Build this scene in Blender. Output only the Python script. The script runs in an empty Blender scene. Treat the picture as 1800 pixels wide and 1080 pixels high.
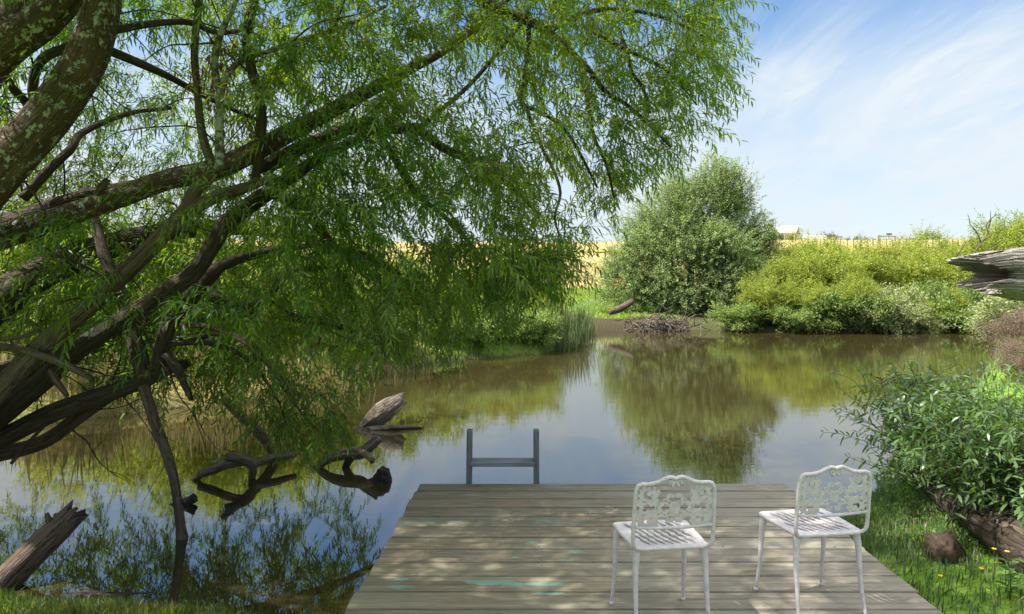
import bpy, bmesh, math, random
import numpy as np
from mathutils import Vector, Matrix

rng = np.random.default_rng(11)
random.seed(11)
C = bpy.context.scene.collection
R = math.radians

EL, AZ = R(52), R(-101)                     # sun high on the left
to_sun = Vector((math.cos(EL) * math.sin(AZ), math.cos(EL) * math.cos(AZ), math.sin(EL)))

# ------------------------------------------------------------------ camera model (level camera, real units)
F, HZ, CX, CAMZ = 1200.0, 499.0, 900.0, 1.65
WZ = -0.45                                    # water level; the deck top is z = 0


def P(px, py, Y):
    """a point of the photograph at a chosen distance Y -> world position"""
    return np.array([(px - CX) / F * Y, Y, CAMZ - (py - HZ) / F * Y])


def on_water(px, py):
    Y = (CAMZ - WZ) * F / (py - HZ)
    return P(px, py, Y)


def nrm(a):
    a = np.asarray(a, float)
    return a / np.maximum(np.linalg.norm(a, axis=-1, keepdims=True), 1e-9)


# ------------------------------------------------------------------ smooth pseudo noise in numpy
class SNoise:
    def __init__(self, seed, n=10, freq=1.0):
        r = np.random.default_rng(seed)
        self.k = r.normal(size=(n, 3)) * freq
        self.p = r.uniform(0, 6.28, n)

    def __call__(self, v):
        v = np.asarray(v, float)
        return np.sin(v @ self.k.T + self.p).mean(-1) * 1.6


# ------------------------------------------------------------------ geometry collector
class Geo:
    def __init__(self):
        self.v, self.l, self.s, self.uv, self.n = [], [], [], [], 0

    def add(self, V, faces, uv=None):
        V = np.asarray(V, np.float32).reshape(-1, 3)
        for f in (faces if isinstance(faces, list) else [faces]):
            f = np.asarray(f, np.int32)
            if f.size == 0:
                continue
            self.l.append((f + self.n).ravel())
            self.s.append(np.full(len(f), f.shape[1], np.int32))
        self.uv.append(np.zeros((len(V), 2), np.float32) if uv is None else np.asarray(uv, np.float32))
        self.v.append(V)
        self.n += len(V)

    def build(self, name, mat, parent=None, origin=None, smooth=True, mats=None):
        V = np.concatenate(self.v)
        L = np.concatenate(self.l)
        S = np.concatenate(self.s)
        U = np.concatenate(self.uv)
        if parent is not None:
            o0 = np.array(parent.matrix_world.translation if parent.parent is None else parent.location) if parent.type == 'EMPTY' else np.array(parent.get('_org', (0, 0, 0)))
        else:
            o0 = np.array(origin if origin is not None else (0, 0, 0), float)
        V = V - o0.astype(np.float32)
        me = bpy.data.meshes.new(name)
        me.vertices.add(len(V)); me.vertices.foreach_set('co', V.ravel())
        me.loops.add(len(L)); me.loops.foreach_set('vertex_index', L)
        me.polygons.add(len(S))
        st = np.zeros(len(S), np.int32); st[1:] = np.cumsum(S)[:-1]
        me.polygons.foreach_set('loop_start', st)
        if np.abs(U).max() > 0:
            uvl = me.uv_layers.new(name='UVMap')
            uvl.data.foreach_set('uv', U[L].ravel())
        me.update(calc_edges=True)
        me.polygons.foreach_set('use_smooth', np.full(len(S), smooth, bool))
        me.materials.append(mat)
        o = bpy.data.objects.new(name, me)
        C.objects.link(o)
        if parent is not None:
            o.parent = parent
        else:
            o.location = o0
        return o

    def box(self, c, half, rot=None):
        c = np.asarray(c, float)
        h = np.array([[x, y, z] for x in (-1, 1) for y in (-1, 1) for z in (-1, 1)], float) * np.asarray(half)
        if rot is not None:
            h = h @ np.array(rot).T
        fs = [[0, 1, 3, 2], [4, 6, 7, 5], [0, 4, 5, 1], [2, 3, 7, 6], [0, 2, 6, 4], [1, 5, 7, 3]]
        self.add(h + c, np.array(fs))

    def bevel_box(self, c, half, b, rot=None, uv=False):
        """box with chamfered edges"""
        hx, hy, hz = half
        pts, idx = [], {}
        for sx in (-1, 1):
            for sy in (-1, 1):
                for sz in (-1, 1):
                    for ax in range(3):
                        q = [sx * (hx - b), sy * (hy - b), sz * (hz - b)]
                        q[ax] = (sx * hx, sy * hy, sz * hz)[ax]
                        idx[(sx, sy, sz, ax)] = len(pts)
                        pts.append(q)
        quads, tris = [], []
        for ax in range(3):
            o1, o2 = [a for a in range(3) if a != ax]
            for s in (-1, 1):
                def g(a, b_):
                    k = [0, 0, 0]; k[ax] = s; k[o1] = a; k[o2] = b_
                    return idx[(k[0], k[1], k[2], ax)]
                quads.append([g(-1, -1), g(1, -1), g(1, 1), g(-1, 1)])
        for ax in range(3):                       # edges running along ax
            o1, o2 = [a for a in range(3) if a != ax]
            for s1 in (-1, 1):
                for s2 in (-1, 1):
                    def g(e, face):
                        k = [0, 0, 0]; k[ax] = e; k[o1] = s1; k[o2] = s2
                        return idx[(k[0], k[1], k[2], face)]
                    quads.append([g(-1, o1), g(1, o1), g(1, o2), g(-1, o2)])
        for sx in (-1, 1):
            for sy in (-1, 1):
                for sz in (-1, 1):
                    tris.append([idx[(sx, sy, sz, a)] for a in range(3)])
        V = np.array(pts, float)
        uvs = np.stack([V[:, 0] / hx * .5 + .5, V[:, 1] / hy * .5 + .5], 1) if uv else None
        if rot is not None:
            V = V @ np.array(rot).T
        self.add(V + np.asarray(c, float), [np.array(quads), np.array(tris)], uvs)

    def tube(self, pts, rad, n=8, step=None, rough=0.0, rfreq=6.0, seed=0, cap=True, flat=None, jag=0.0):
        pts, rad = resample(np.asarray(pts, float), np.asarray(rad, float), step)
        m = len(pts)
        T = np.gradient(pts, axis=0)
        T = nrm(T)
        up = np.array([0.0, 0, 1]) if abs(T[0][2]) < .9 else np.array([1.0, 0, 0])
        A = np.zeros((m, 3)); A[0] = nrm(np.cross(T[0], np.cross(up, T[0])))
        for i in range(1, m):
            a = A[i - 1] - T[i] * (A[i - 1] @ T[i])
            A[i] = nrm(a)
        B = np.cross(T, A)
        th = np.arange(n) * 2 * math.pi / n
        ring = np.cos(th)[None, :, None] * A[:, None, :] + np.sin(th)[None, :, None] * B[:, None, :]
        dist = np.concatenate([[0], np.cumsum(np.linalg.norm(np.diff(pts, axis=0), axis=1))])
        rr = np.repeat(rad[:, None], n, 1)
        if rough:
            q = np.stack([np.cos(th)[None, :] * rfreq * np.ones((m, 1)), np.sin(th)[None, :] * rfreq * np.ones((m, 1)), dist[:, None] * np.ones((1, n)) * rfreq * .9], -1)
            k = SNoise(seed, 14, 1.0)(q.reshape(-1, 3)).reshape(m, n)
            k2 = SNoise(seed + 5, 12, .35)(q.reshape(-1, 3)).reshape(m, n)
            rr = rr * (1 + rough * (k * .55 + k2))
        V = pts[:, None, :] + ring * rr[..., None]
        if jag:
            kk = SNoise(seed + 9, 10, 3.0)(ring[-1]) * jag
            V[-1] += T[-1] * np.abs(kk)[:, None] * 1.5
        uv = np.stack([np.repeat(np.abs(((np.arange(n) / n) * 2 - 1))[None, :], m, 0) * (np.mean(rad) * 3.14), np.repeat(dist[:, None], n, 1)], -1)
        i = np.arange(m - 1)[:, None] * n; j = np.arange(n)[None, :]; j2 = (j + 1) % n
        q = np.stack([i + j, i + j2, i + n + j2, i + n + j], -1).reshape(-1, 4)
        base = V.reshape(-1, 3)
        faces = [q]
        VV, UU = base, uv.reshape(-1, 2)
        if cap:
            VV = np.concatenate([base, pts[:1] - T[:1] * 0, pts[-1:] - T[-1:] * rad[-1] * (.3 if jag else -.15)])
            UU = np.concatenate([UU, [[0.03, 0]], [[0.03, dist[-1]]]])
            a, b = len(base), len(base) + 1
            jj = np.arange(n); kk = (jj + 1) % n
            faces.append(np.stack([np.full(n, a), kk, jj], -1))
            faces.append(np.stack([np.full(n, b), (m - 1) * n + jj, (m - 1) * n + kk], -1))
        self.add(VV, faces, UU + np.array([0.0, (seed % 17) * 3.1]))
        return pts, rad


def resample(pts, rad, step=None):
    """Catmull-Rom through the points; radii follow"""
    if len(rad) != len(pts):
        rad = np.interp(np.linspace(0, 1, len(pts)), np.linspace(0, 1, len(rad)), rad)
    if step is None or len(pts) < 2:
        return pts, rad
    p = np.concatenate([[2 * pts[0] - pts[1]], pts, [2 * pts[-1] - pts[-2]]])
    out, ro = [], []
    for i in range(len(pts) - 1):
        a, b, c, d = p[i], p[i + 1], p[i + 2], p[i + 3]
        k = max(1, int(np.linalg.norm(c - b) / step))
        for t in np.arange(k) / k:
            out.append(.5 * ((2 * b) + (c - a) * t + (2 * a - 5 * b + 4 * c - d) * t * t + (3 * b - a - 3 * c + d) * t ** 3))
            ro.append(rad[i] * (1 - t) + rad[i + 1] * t)
    out.append(pts[-1]); ro.append(rad[-1])
    return np.array(out), np.array(ro)


def leaves(geo, b, d, s, L, W, droop=.25, simple=False):
    """narrow leaves: base b, unit direction d, side s; arrays of N"""
    b = np.asarray(b, float); d = nrm(d)
    s = nrm(s - d * (s * d).sum(-1, keepdims=True))
    n = np.cross(d, s)
    L = np.asarray(L)[:, None]; W = np.asarray(W)[:, None]
    dn = np.array([0, 0, -1.0])
    N = len(b)
    if simple:
        m = b + d * L * .45
        V = np.stack([b, m - s * W * .5, b + d * L + dn * droop * L * .4, m + s * W * .5], 1)
        geo.add(V.reshape(-1, 3), np.arange(N * 4).reshape(N, 4))
        return
    p1 = b + d * L * .32 + dn * droop * L * .06; p2 = b + d * L * .68 + dn * droop * L * .32
    f = n * W * .14
    V = np.stack([b, p1 - s * W * .5 + f, p1 + s * W * .5 + f, p2 - s * W * .40 + f, p2 + s * W * .40 + f, b + d * L + dn * droop * L * .75], 1)
    i = np.arange(N)[:, None] * 6
    geo.add(V.reshape(-1, 3), [i + np.array([[0, 2, 1]]), i + np.array([[1, 2, 4, 3]]), i + np.array([[3, 4, 5]])])


def shoots(geo_leaf, geo_stem, p0, d0, length, droop, spacing, L, W, rstem=.0016, ldroop=.25, spread=.75, simple=False, gen=rng, hang=.35, nk=8, start=.08):
    """many leafy shoots at once"""
    S = len(p0)
    if S == 0:
        return
    pts = np.zeros((S, nk + 1, 3)); tan = np.zeros((S, nk + 1, 3))
    pts[:, 0] = p0
    side = nrm(gen.normal(size=(S, 3)))
    dn = np.array([0, 0, -1.0])
    for k in range(nk + 1):
        t = k / nk
        dd = nrm(nrm(d0) * (1 - t * droop[:, None] * .8) + dn * droop[:, None] * t * 1.1 + side * .25 * math.sin(t * 3.0))
        tan[:, k] = dd
        if k < nk:
            pts[:, k + 1] = pts[:, k] + dd * (length / nk)[:, None]
    if geo_stem is not None and rstem:
        ring = []
        a = nrm(np.cross(tan, np.array([.3, .9, .2])))
        b = np.cross(tan, a)
        tk = np.linspace(1, .35, nk + 1)[None, :, None] * rstem
        for q in range(3):
            th = q * 2.094
            ring.append(pts + (a * math.cos(th) + b * math.sin(th)) * tk)
        V = np.stack(ring, 2).reshape(-1, 3)            # S,nk+1,3,3
        s_ = np.arange(S)[:, None, None] * (nk + 1) * 3; k_ = np.arange(nk)[None, :, None] * 3; q_ = np.arange(3)[None, None, :]
        i0 = s_ + k_ + q_; i1 = s_ + k_ + (q_ + 1) % 3
        geo_stem.add(V, np.stack([i0, i1, i1 + 3, i0 + 3], -1).reshape(-1, 4), np.repeat(np.array([[.01, .3]]), len(V), 0))
    cnt = np.maximum(3, (length / spacing).astype(int))
    idx = np.repeat(np.arange(S), cnt)
    off = np.concatenate([np.arange(c) / max(1, c - 1) for c in cnt])
    t = start + (1 - start) * off + gen.normal(size=len(off)) * .01
    t = np.clip(t, 0, .9999)
    kf = t * nk; k0 = kf.astype(int); fr = (kf - k0)[:, None]
    pos = pts[idx, k0] * (1 - fr) + pts[idx, np.minimum(k0 + 1, nk)] * fr
    T = tan[idx, k0]
    az = np.arange(len(idx)) * 2.4 + gen.uniform(-.5, .5, len(idx))
    a = nrm(np.cross(T, np.array([.31, .2, .93]))); b = np.cross(T, a)
    rad = a * np.cos(az)[:, None] + b * np.sin(az)[:, None]
    d = nrm(T * .65 + rad * spread + dn * hang + gen.normal(size=(len(idx), 3)) * .16)
    sd = np.cross(d, nrm(dn + gen.normal(size=(len(idx), 3)) * .45)) + gen.normal(size=(len(idx), 3)) * .25
    taper = 1 - .35 * np.abs(t - .45) / .55
    leaves(geo_leaf, pos, d, sd, L * taper * gen.uniform(.75, 1.2, len(idx)), W * gen.uniform(.8, 1.2, len(idx)), ldroop, simple)


# ------------------------------------------------------------------ naming and tagging
def tag(o, label=None, cat=None, group=None, kind=None):
    if label: o['label'] = label
    if cat: o['category'] = cat
    if group: o['group'] = group
    if kind: o['kind'] = kind
    return o


def thing(name, loc, label, cat, group=None):
    o = bpy.data.objects.new(name, None)
    o.empty_display_size = .1
    C.objects.link(o)
    o.location = Vector(loc)
    bpy.context.view_layer.update()
    return tag(o, label, cat, group)


def copy_thing(src, loc, rotz=0, scale=(1, 1, 1), label=None, group=None):
    r = src.copy(); C.objects.link(r)
    r.location = Vector(loc); r.rotation_euler = (0, 0, rotz); r.scale = scale
    if label: r['label'] = label
    if group: r['group'] = group
    for ch in list(src.children):
        c = ch.copy(); C.objects.link(c); c.parent = r
        for g in ch.children:
            d = g.copy(); C.objects.link(d); d.parent = c
    return r


# ------------------------------------------------------------------ materials
class Mat:
    def __init__(self, name):
        self.m = bpy.data.materials.new(name); self.m.use_nodes = True
        self.t = self.m.node_tree; self.n = self.t.nodes
        self.b = self.n['Principled BSDF']; self.out = self.n['Material Output']

    def node(self, typ, **kw):
        nd = self.n.new(typ)
        for k, v in kw.items():
            if k.startswith('i_'):
                key = k[2:]
                key = int(key) if key.isdigit() else key.replace('_', ' ')
                nd.inputs[key].default_value = v
            else:
                setattr(nd, k, v)
        return nd

    def link(self, a, b):
        self.t.links.new(a, b); return b

    def ramp(self, fac, stops, interp='LINEAR'):
        r = self.n.new('ShaderNodeValToRGB'); r.color_ramp.interpolation = interp
        e = r.color_ramp.elements
        while len(e) < len(stops): e.new(.5)
        for el, (p, c) in zip(e, stops):
            el.position = p; el.color = (c, c, c, 1) if isinstance(c, (int, float)) else (*c, 1)
        if fac is not None: self.link(fac, r.inputs[0])
        return r.outputs[0]

    def mix(self, fac, a, b, blend='MIX'):
        m = self.n.new('ShaderNodeMix'); m.data_type = 'RGBA'; m.blend_type = blend
        for src, sock in ((fac, m.inputs[0]), (a, m.inputs[6]), (b, m.inputs[7])):
            if isinstance(src, (int, float)): sock.default_value = src
            elif isinstance(src, tuple): sock.default_value = (*src, 1)
            else: self.link(src, sock)
        return m.outputs[2]

    def math(self, op, a, b=None, clamp=False):
        m = self.n.new('ShaderNodeMath'); m.operation = op; m.use_clamp = clamp
        for src, sock in ((a, m.inputs[0]), (b, m.inputs[1])):
            if src is None: continue
            if isinstance(src, (int, float)): sock.default_value = src
            else: self.link(src, sock)
        return m.outputs[0]

    def noise(self, vec, scale, detail=4, rough=.55, dist=0):
        nd = self.node('ShaderNodeTexNoise'); nd.inputs['Scale'].default_value = scale
        nd.inputs['Detail'].default_value = detail; nd.inputs['Roughness'].default_value = rough; nd.inputs['Distortion'].default_value = dist
        if vec is not None: self.link(vec, nd.inputs['Vector'])
        return nd.outputs[0]

    def mapping(self, vec, scale=(1, 1, 1), loc=(0, 0, 0), rot=(0, 0, 0)):
        m = self.node('ShaderNodeMapping'); m.inputs['Scale'].default_value = scale; m.inputs['Location'].default_value = loc; m.inputs['Rotation'].default_value = rot
        self.link(vec, m.inputs['Vector']); return m.outputs[0]

    def pos(self):
        return self.node('ShaderNodeNewGeometry').outputs['Position']

    def bump(self, h, strength, dist=.01):
        b = self.node('ShaderNodeBump'); b.inputs['Strength'].default_value = strength; b.inputs['Distance'].default_value = dist
        self.link(h, b.inputs['Height']); self.link(b.outputs[0], self.b.inputs['Normal']); return b.outputs[0]


def leaf_mat(name, stops, trans=.4, tboost=(1.5, 1.45, .6), rough=.45, spec=.35):
    M = Mat(name)
    g = M.node('ShaderNodeNewGeometry')
    col = M.ramp(g.outputs['Random Per Island'], stops)
    big = M.noise(g.outputs['Position'], .9, 2)
    col = M.mix(M.ramp(big, [(.35, 0.0), (.7, .35)]), col, stops[-1][1])
    back = M.mix(M.math('MULTIPLY', g.outputs['Backfacing'], .3), col, (.16, .22, .14))
    M.link(back, M.b.inputs['Base Color']); M.b.inputs['Roughness'].default_value = rough
    M.b.inputs['Specular IOR Level'].default_value = spec
    tr = M.node('ShaderNodeBsdfTranslucent')
    M.link(M.mix(1.0, col, tboost, 'MULTIPLY'), tr.inputs[0])
    mx = M.node('ShaderNodeMixShader'); mx.inputs[0].default_value = trans
    M.link(M.b.outputs[0], mx.inputs[1]); M.link(tr.outputs[0], mx.inputs[2]); M.link(mx.outputs[0], M.out.inputs[0])
    return M.m


def bark_mat(name, dark, mid, light, lichen=None, lich_amt=.58, ku=26, kv=3.2, bump=.9, rough=.9, crack=0.0):
    M = Mat(name)
    uv = M.node('ShaderNodeUVMap').outputs[0]
    p = M.pos()
    warp = M.noise(p, 5, 3)
    v = M.mapping(uv, (ku, kv, 1))
    va = M.node('ShaderNodeVectorMath', operation='ADD'); M.link(v, va.inputs[0]); M.link(warp, va.inputs[1])
    n1 = M.noise(va.outputs[0], 1.6, 6, .6, .4)
    n2 = M.noise(p, 60, 3)
    h = M.math('ADD', M.ramp(n1, [(.35, 0), (.62, 1)]), M.math('MULTIPLY', n2, .35))
    col = M.ramp(n1, [(.3, dark), (.5, mid), (.72, light)])
    col = M.mix(M.math('MULTIPLY', M.noise(p, 2.2, 3), .5), col, mid)
    if crack:
        vb = M.node('ShaderNodeVectorMath', operation='ADD'); M.link(M.mapping(uv, (ku * .55, kv * .5, 1), (4.1, 2.7, 0)), vb.inputs[0]); M.link(warp, vb.inputs[1])
        n3 = M.noise(vb.outputs[0], 1.3, 5, .6, .3)
        ck = M.ramp(M.math('ABSOLUTE', M.math('SUBTRACT', n3, .5)), [(.0, 1), (.022, 0)])
        col = M.mix(M.math('MULTIPLY', ck, crack), col, tuple(c * .35 for c in dark))
        h = M.math('SUBTRACT', h, M.math('MULTIPLY', ck, 1.2))
    if lichen:
        l1 = M.noise(p, 17, 6, .65); l2 = M.noise(p, 70, 3)
        lm = M.math('ADD', l1, M.math('MULTIPLY', M.math('SUBTRACT', l2, .5), .35))
        mask = M.ramp(lm, [(lich_amt, 0), (lich_amt + .03, 1)])
        col = M.mix(M.math('MULTIPLY', mask, .85), col, lichen)
        h = M.math('ADD', h, M.math('MULTIPLY', mask, .5))
    M.link(col, M.b.inputs['Base Color']); M.b.inputs['Roughness'].default_value = rough
    M.b.inputs['Specular IOR Level'].default_value = .25
    M.bump(h, bump, .02)
    return M.m


LEAF = leaf_mat('willow_leaf', [(0, (.045, .125, .013)), (.5, (.080, .20, .02)), (.9, (.135, .27, .03)), (.985, (.17, .28, .03)), (1, (.36, .33, .04))], .55, (1.6, 1.5, .4), .45, .28)
LEAF_BROWN = leaf_mat('dry_leaf', [(0, (.12, .045, .015)), (1, (.22, .09, .03))], .3, (1.2, 1.1, .8))
SHRUB_Y = leaf_mat('yellow_green_leaf', [(0, (.14, .225, .032)), (.5, (.225, .325, .048)), (1, (.40, .43, .085))], .45, (1.4, 1.25, .5), .5, .3)
SHRUB_G = leaf_mat('grey_green_leaf', [(0, (.22, .27, .12)), (.5, (.32, .37, .17)), (1, (.46, .49, .28))], .38, (1.3, 1.3, .7), .55, .3)
TREE_L = leaf_mat('far_willow_leaf', [(0, (.12, .215, .085)), (.5, (.20, .305, .125)), (1, (.35, .42, .20))], .42, (1.4, 1.3, .6), .5, .35)
SHRUB_D = leaf_mat('mid_green_leaf', [(0, (.10, .175, .045)), (.5, (.165, .255, .06)), (1, (.29, .36, .11))], .4, (1.3, 1.3, .6), .5, .3)
DARK_L = leaf_mat('far_dark_leaf', [(0, (.015, .032, .016)), (1, (.04, .065, .03))], .15, (1.2, 1.2, .8))
BLUE_L = leaf_mat('near_shrub_leaf', [(0, (.05, .125, .028)), (.6, (.09, .185, .042)), (1, (.16, .25, .06))], .42, (1.6, 1.5, .5), .34, .5)
PINK_L = leaf_mat('dry_pink_leaf', [(0, (.17, .12, .085)), (.5, (.27, .19, .14)), (1, (.36, .27, .19))], .25, (1.1, 1.0, .9), .8, .1)
REED_L = leaf_mat('reed_leaf', [(0, (.05, .10, .045)), (.6, (.09, .155, .06)), (1, (.24, .23, .10))], .3, (1.3, 1.3, .6), .5, .3)
STRAW_L = leaf_mat('straw_stalk', [(0, (.22, .18, .085)), (.6, (.35, .28, .13)), (1, (.16, .19, .05))], .3, (1.1, 1.0, .8), .7, .2)
GRASS_M = leaf_mat('grass_blade', [(0, (.026, .075, .011)), (.55, (.052, .125, .018)), (.85, (.10, .16, .03)), (1, (.30, .26, .10))], .4, (1.5, 1.4, .5), .45, .35)
GRASS_L = leaf_mat('sunny_grass_blade', [(0, (.12, .24, .025)), (.6, (.20, .33, .035)), (1, (.34, .40, .07))], .4, (1.4, 1.3, .5), .5, .25)
CLOVER_M = leaf_mat('clover_leaf', [(0, (.035, .11, .018)), (1, (.08, .19, .03))], .35, (1.5, 1.4, .5), .5, .3)

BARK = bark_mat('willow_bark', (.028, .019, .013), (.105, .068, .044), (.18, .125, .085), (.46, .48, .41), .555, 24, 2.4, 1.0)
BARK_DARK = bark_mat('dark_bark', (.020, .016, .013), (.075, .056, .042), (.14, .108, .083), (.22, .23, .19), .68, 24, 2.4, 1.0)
BARK_BARE = bark_mat('bare_grey_brown_wood', (.05, .035, .026), (.15, .11, .08), (.24, .185, .145), (.36, .36, .31), .69, 34, 1.8, .8, .9, .7)
TWIG = bark_mat('twig_bark', (.025, .018, .012), (.06, .045, .03), (.10, .08, .055))
LICHEN_STEM = bark_mat('lichen_stem', (.05, .04, .03), (.13, .11, .09), (.22, .20, .17), (.46, .47, .42), .47, 24, 3, .8)
DRIFT = bark_mat('driftwood', (.07, .055, .04), (.22, .18, .14), (.38, .33, .27), None, .6, 40, 2.0, .8, .9, .8)
WET = bark_mat('wet_wood', (.012, .010, .008), (.04, .033, .026), (.09, .075, .058), None, .6, 30, 2.0, .8, .5)
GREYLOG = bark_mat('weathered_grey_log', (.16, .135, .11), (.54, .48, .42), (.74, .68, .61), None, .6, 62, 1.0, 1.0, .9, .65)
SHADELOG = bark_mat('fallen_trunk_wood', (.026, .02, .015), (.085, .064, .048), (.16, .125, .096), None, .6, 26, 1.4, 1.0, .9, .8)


def simple_mat(name, col, rough=.6, var=.25, scale=18, bump=.25, spec=.4, metallic=0):
    M = Mat(name)
    p = M.pos()
    n = M.noise(p, scale, 5)
    M.link(M.mix(M.ramp(n, [(.3, 0), (.7, 1)]), tuple(c * (1 - var) for c in col), tuple(min(1, c * (1 + var)) for c in col)), M.b.inputs['Base Color'])
    M.b.inputs['Roughness'].default_value = rough; M.b.inputs['Specular IOR Level'].default_value = spec; M.b.inputs['Metallic'].default_value = metallic
    if bump: M.bump(n, bump, .004)
    return M.m


def chair_paint():
    M = Mat('worn_white_paint')
    p = M.node('ShaderNodeTexCoord').outputs['Object']
    n = M.noise(p, 34, 6, .65)
    col = M.mix(M.ramp(n, [(.38, 0), (.6, 1)]), (.54, .485, .49), (.67, .615, .615))
    chip = M.ramp(M.noise(p, 85, 5, .7), [(.635, 0), (.66, 1)])
    big = M.ramp(M.noise(p, 9, 3), [(.44, 0), (.60, 1)])
    col = M.mix(M.math('MULTIPLY', chip, big), col, (.17, .16, .16))
    col = M.mix(M.math('MULTIPLY', M.ramp(M.noise(M.mapping(p, (40, 40, 8)), 1, 4), [(.55, 0), (.8, 1)]), .35), col, (.42, .41, .40))
    M.link(col, M.b.inputs['Base Color']); M.b.inputs['Roughness'].default_value = .5
    M.bump(M.noise(p, 120, 4), .25, .002)
    return M.m


def deck_wood():
    M = Mat('weathered_treated_pine')
    g = M.node('ShaderNodeNewGeometry'); p = g.outputs['Position']; rnd = g.outputs['Random Per Island']
    comb = M.node('ShaderNodeCombineXYZ')
    for i, k in enumerate((13.0, 7.0, 3.0)):
        M.link(M.math('MULTIPLY', rnd, k), comb.inputs[i])
    va = M.node('ShaderNodeVectorMath', operation='ADD'); M.link(p, va.inputs[0]); M.link(comb.outputs[0], va.inputs[1]); pv = va.outputs[0]
    warp = M.noise(M.mapping(pv, (1.6, 5, 1)), 1.0, 3)
    wv = M.node('ShaderNodeVectorMath', operation='ADD'); M.link(M.mapping(pv, (1.1, 42, 8)), wv.inputs[0]); M.link(M.math('MULTIPLY', warp, 5.0), wv.inputs[1])
    grain = M.noise(wv.outputs[0], 1.0, 6, .6, .3)
    fine = M.noise(M.mapping(pv, (5, 190, 10)), 1.0, 4, .6)
    blot = M.noise(M.mapping(pv, (1.3, 2.6, 1)), 1.0, 4)
    base = M.ramp(rnd, [(0, (.185, .165, .096)), (.3, (.30, .235, .140)), (.55, (.215, .190, .112)), (.8, (.26, .21, .13)), (1, (.34, .255, .150))])
    col = M.mix(M.ramp(grain, [(.3, 0), (.7, 1)]), M.mix(.78, base, (.07, .058, .038)), M.mix(.42, base, (.42, .36, .26)))
    col = M.mix(M.math('MULTIPLY', M.ramp(fine, [(.35, 1), (.6, 0)]), .5), col, (.06, .052, .038))
    col = M.mix(M.math('MULTIPLY', M.ramp(blot, [(.45, 0), (.7, 1)]), .45), col, (.22, .245, .175))
    # grey, sun-bleached stretch towards the right of the deck
    sx = M.node('ShaderNodeSeparateXYZ'); M.link(p, sx.inputs[0])
    bl = M.math('MULTIPLY', M.ramp(M.math('ADD', M.math('MULTIPLY', sx.outputs[0], .5), M.math('MULTIPLY', M.math('SUBTRACT', blot, .5), 1.2)), [(.15, 0), (.75, 1)]), .55)
    col = M.mix(bl, col, M.mix(M.ramp(grain, [(.3, 0), (.7, 1)]), (.20, .18, .155), (.40, .365, .315)))
    # turquoise paint left on the boards: streaks and a few brushed marks
    st = M.noise(M.mapping(pv, (2.2, 30, 1)), 1.0, 6, .7)
    zone = M.ramp(M.noise(M.mapping(p, (.5, 2.2, 1), (3.1, .4, 0)), 1.0, 2), [(.46, 0), (.6, 1)])
    paint = M.math('MULTIPLY', M.ramp(st, [(.60, 0), (.68, 1)]), zone)
    ed = M.noise(M.mapping(p, (9, 28, 1)), 1.0, 5, .7)
    for (px, py, rx, ry) in ((860, 1024, .16, .035), (925, 1027, .26, .022), (703, 1033, .07, .020), (709, 1019, .04, .014), (932, 953, .045, .018), (755, 918, .04, .014), (800, 917, .05, .012),
                             (1012, 972, .06, .012), (960, 1044, .08, .014), (905, 980, .04, .012), (995, 985, .05, .010), (955, 916, .05, .009), (1010, 921, .04, .010), (830, 870, .05, .01), (1045, 900, .07, .012)):
        w = P(px, py, CAMZ * F / (py - HZ))
        dx = M.math('DIVIDE', M.math('SUBTRACT', sx.outputs[0], float(w[0])), rx)
        dy = M.math('DIVIDE', M.math('SUBTRACT', sx.outputs[1], float(w[1])), ry)
        r2 = M.math('ADD', M.math('MULTIPLY', dx, dx), M.math('MULTIPLY', dy, dy))
        e = M.math('ADD', r2, M.math('MULTIPLY', M.math('SUBTRACT', ed, .5), 6.0))
        paint = M.math('MAXIMUM', paint, M.ramp(e, [(.75, 1), (1.0, 0)]))
    col = M.mix(M.math('MULTIPLY', paint, .55), col, (.15, .38, .31))
    uvn = M.node('ShaderNodeUVMap'); su = M.node('ShaderNodeSeparateXYZ'); M.link(uvn.outputs[0], su.inputs[0])
    ed_ = M.math('ABSOLUTE', M.math('SUBTRACT', su.outputs[1], .5))
    gap_shade = M.math('ADD', ed_, M.math('MULTIPLY', M.math('SUBTRACT', M.noise(M.mapping(p, (3, 20, 1)), 1.0, 4), .5), .10))
    col = M.mix(M.math('MULTIPLY', M.ramp(gap_shade, [(.44, 0), (.50, 1)]), .6), col, (.045, .038, .026))  # shade of the gaps between boards put into the edge colour
    # knots
    vo = M.node('ShaderNodeTexVoronoi'); M.link(M.mapping(pv, (1.5, 4.5, .3)), vo.inputs['Vector']); vo.inputs['Scale'].default_value = 1.0
    knot = M.ramp(vo.outputs['Distance'], [(.035, 1), (.09, 0)])
    col = M.mix(M.math('MULTIPLY', knot, .6), col, (.06, .045, .03))
    M.link(col, M.b.inputs['Base Color']); M.b.inputs['Roughness'].default_value = .75; M.b.inputs['Specular IOR Level'].default_value = .3
    M.bump(M.math('ADD', grain, M.math('MULTIPLY', fine, .5)), .35, .004)
    return M.m


CHAIR = chair_paint()
DECK = deck_wood()
STEEL = simple_mat('galvanised_screw', (.30, .30, .29), .45, .3, 60, 0, .5, .7)


def plank_mat(name, dark, light, axis_scale):
    M = Mat(name); p = M.pos()
    n = M.noise(M.mapping(p, axis_scale), 1.0, 6, .6)
    col = M.ramp(n, [(.3, dark), (.7, light)])
    col = M.mix(M.math('MULTIPLY', M.ramp(M.noise(p, 7, 4), [(.4, 0), (.7, 1)]), .4), col, dark)
    M.link(col, M.b.inputs['Base Color']); M.b.inputs['Roughness'].default_value = .8
    M.bump(n, .5, .004); return M.m


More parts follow.
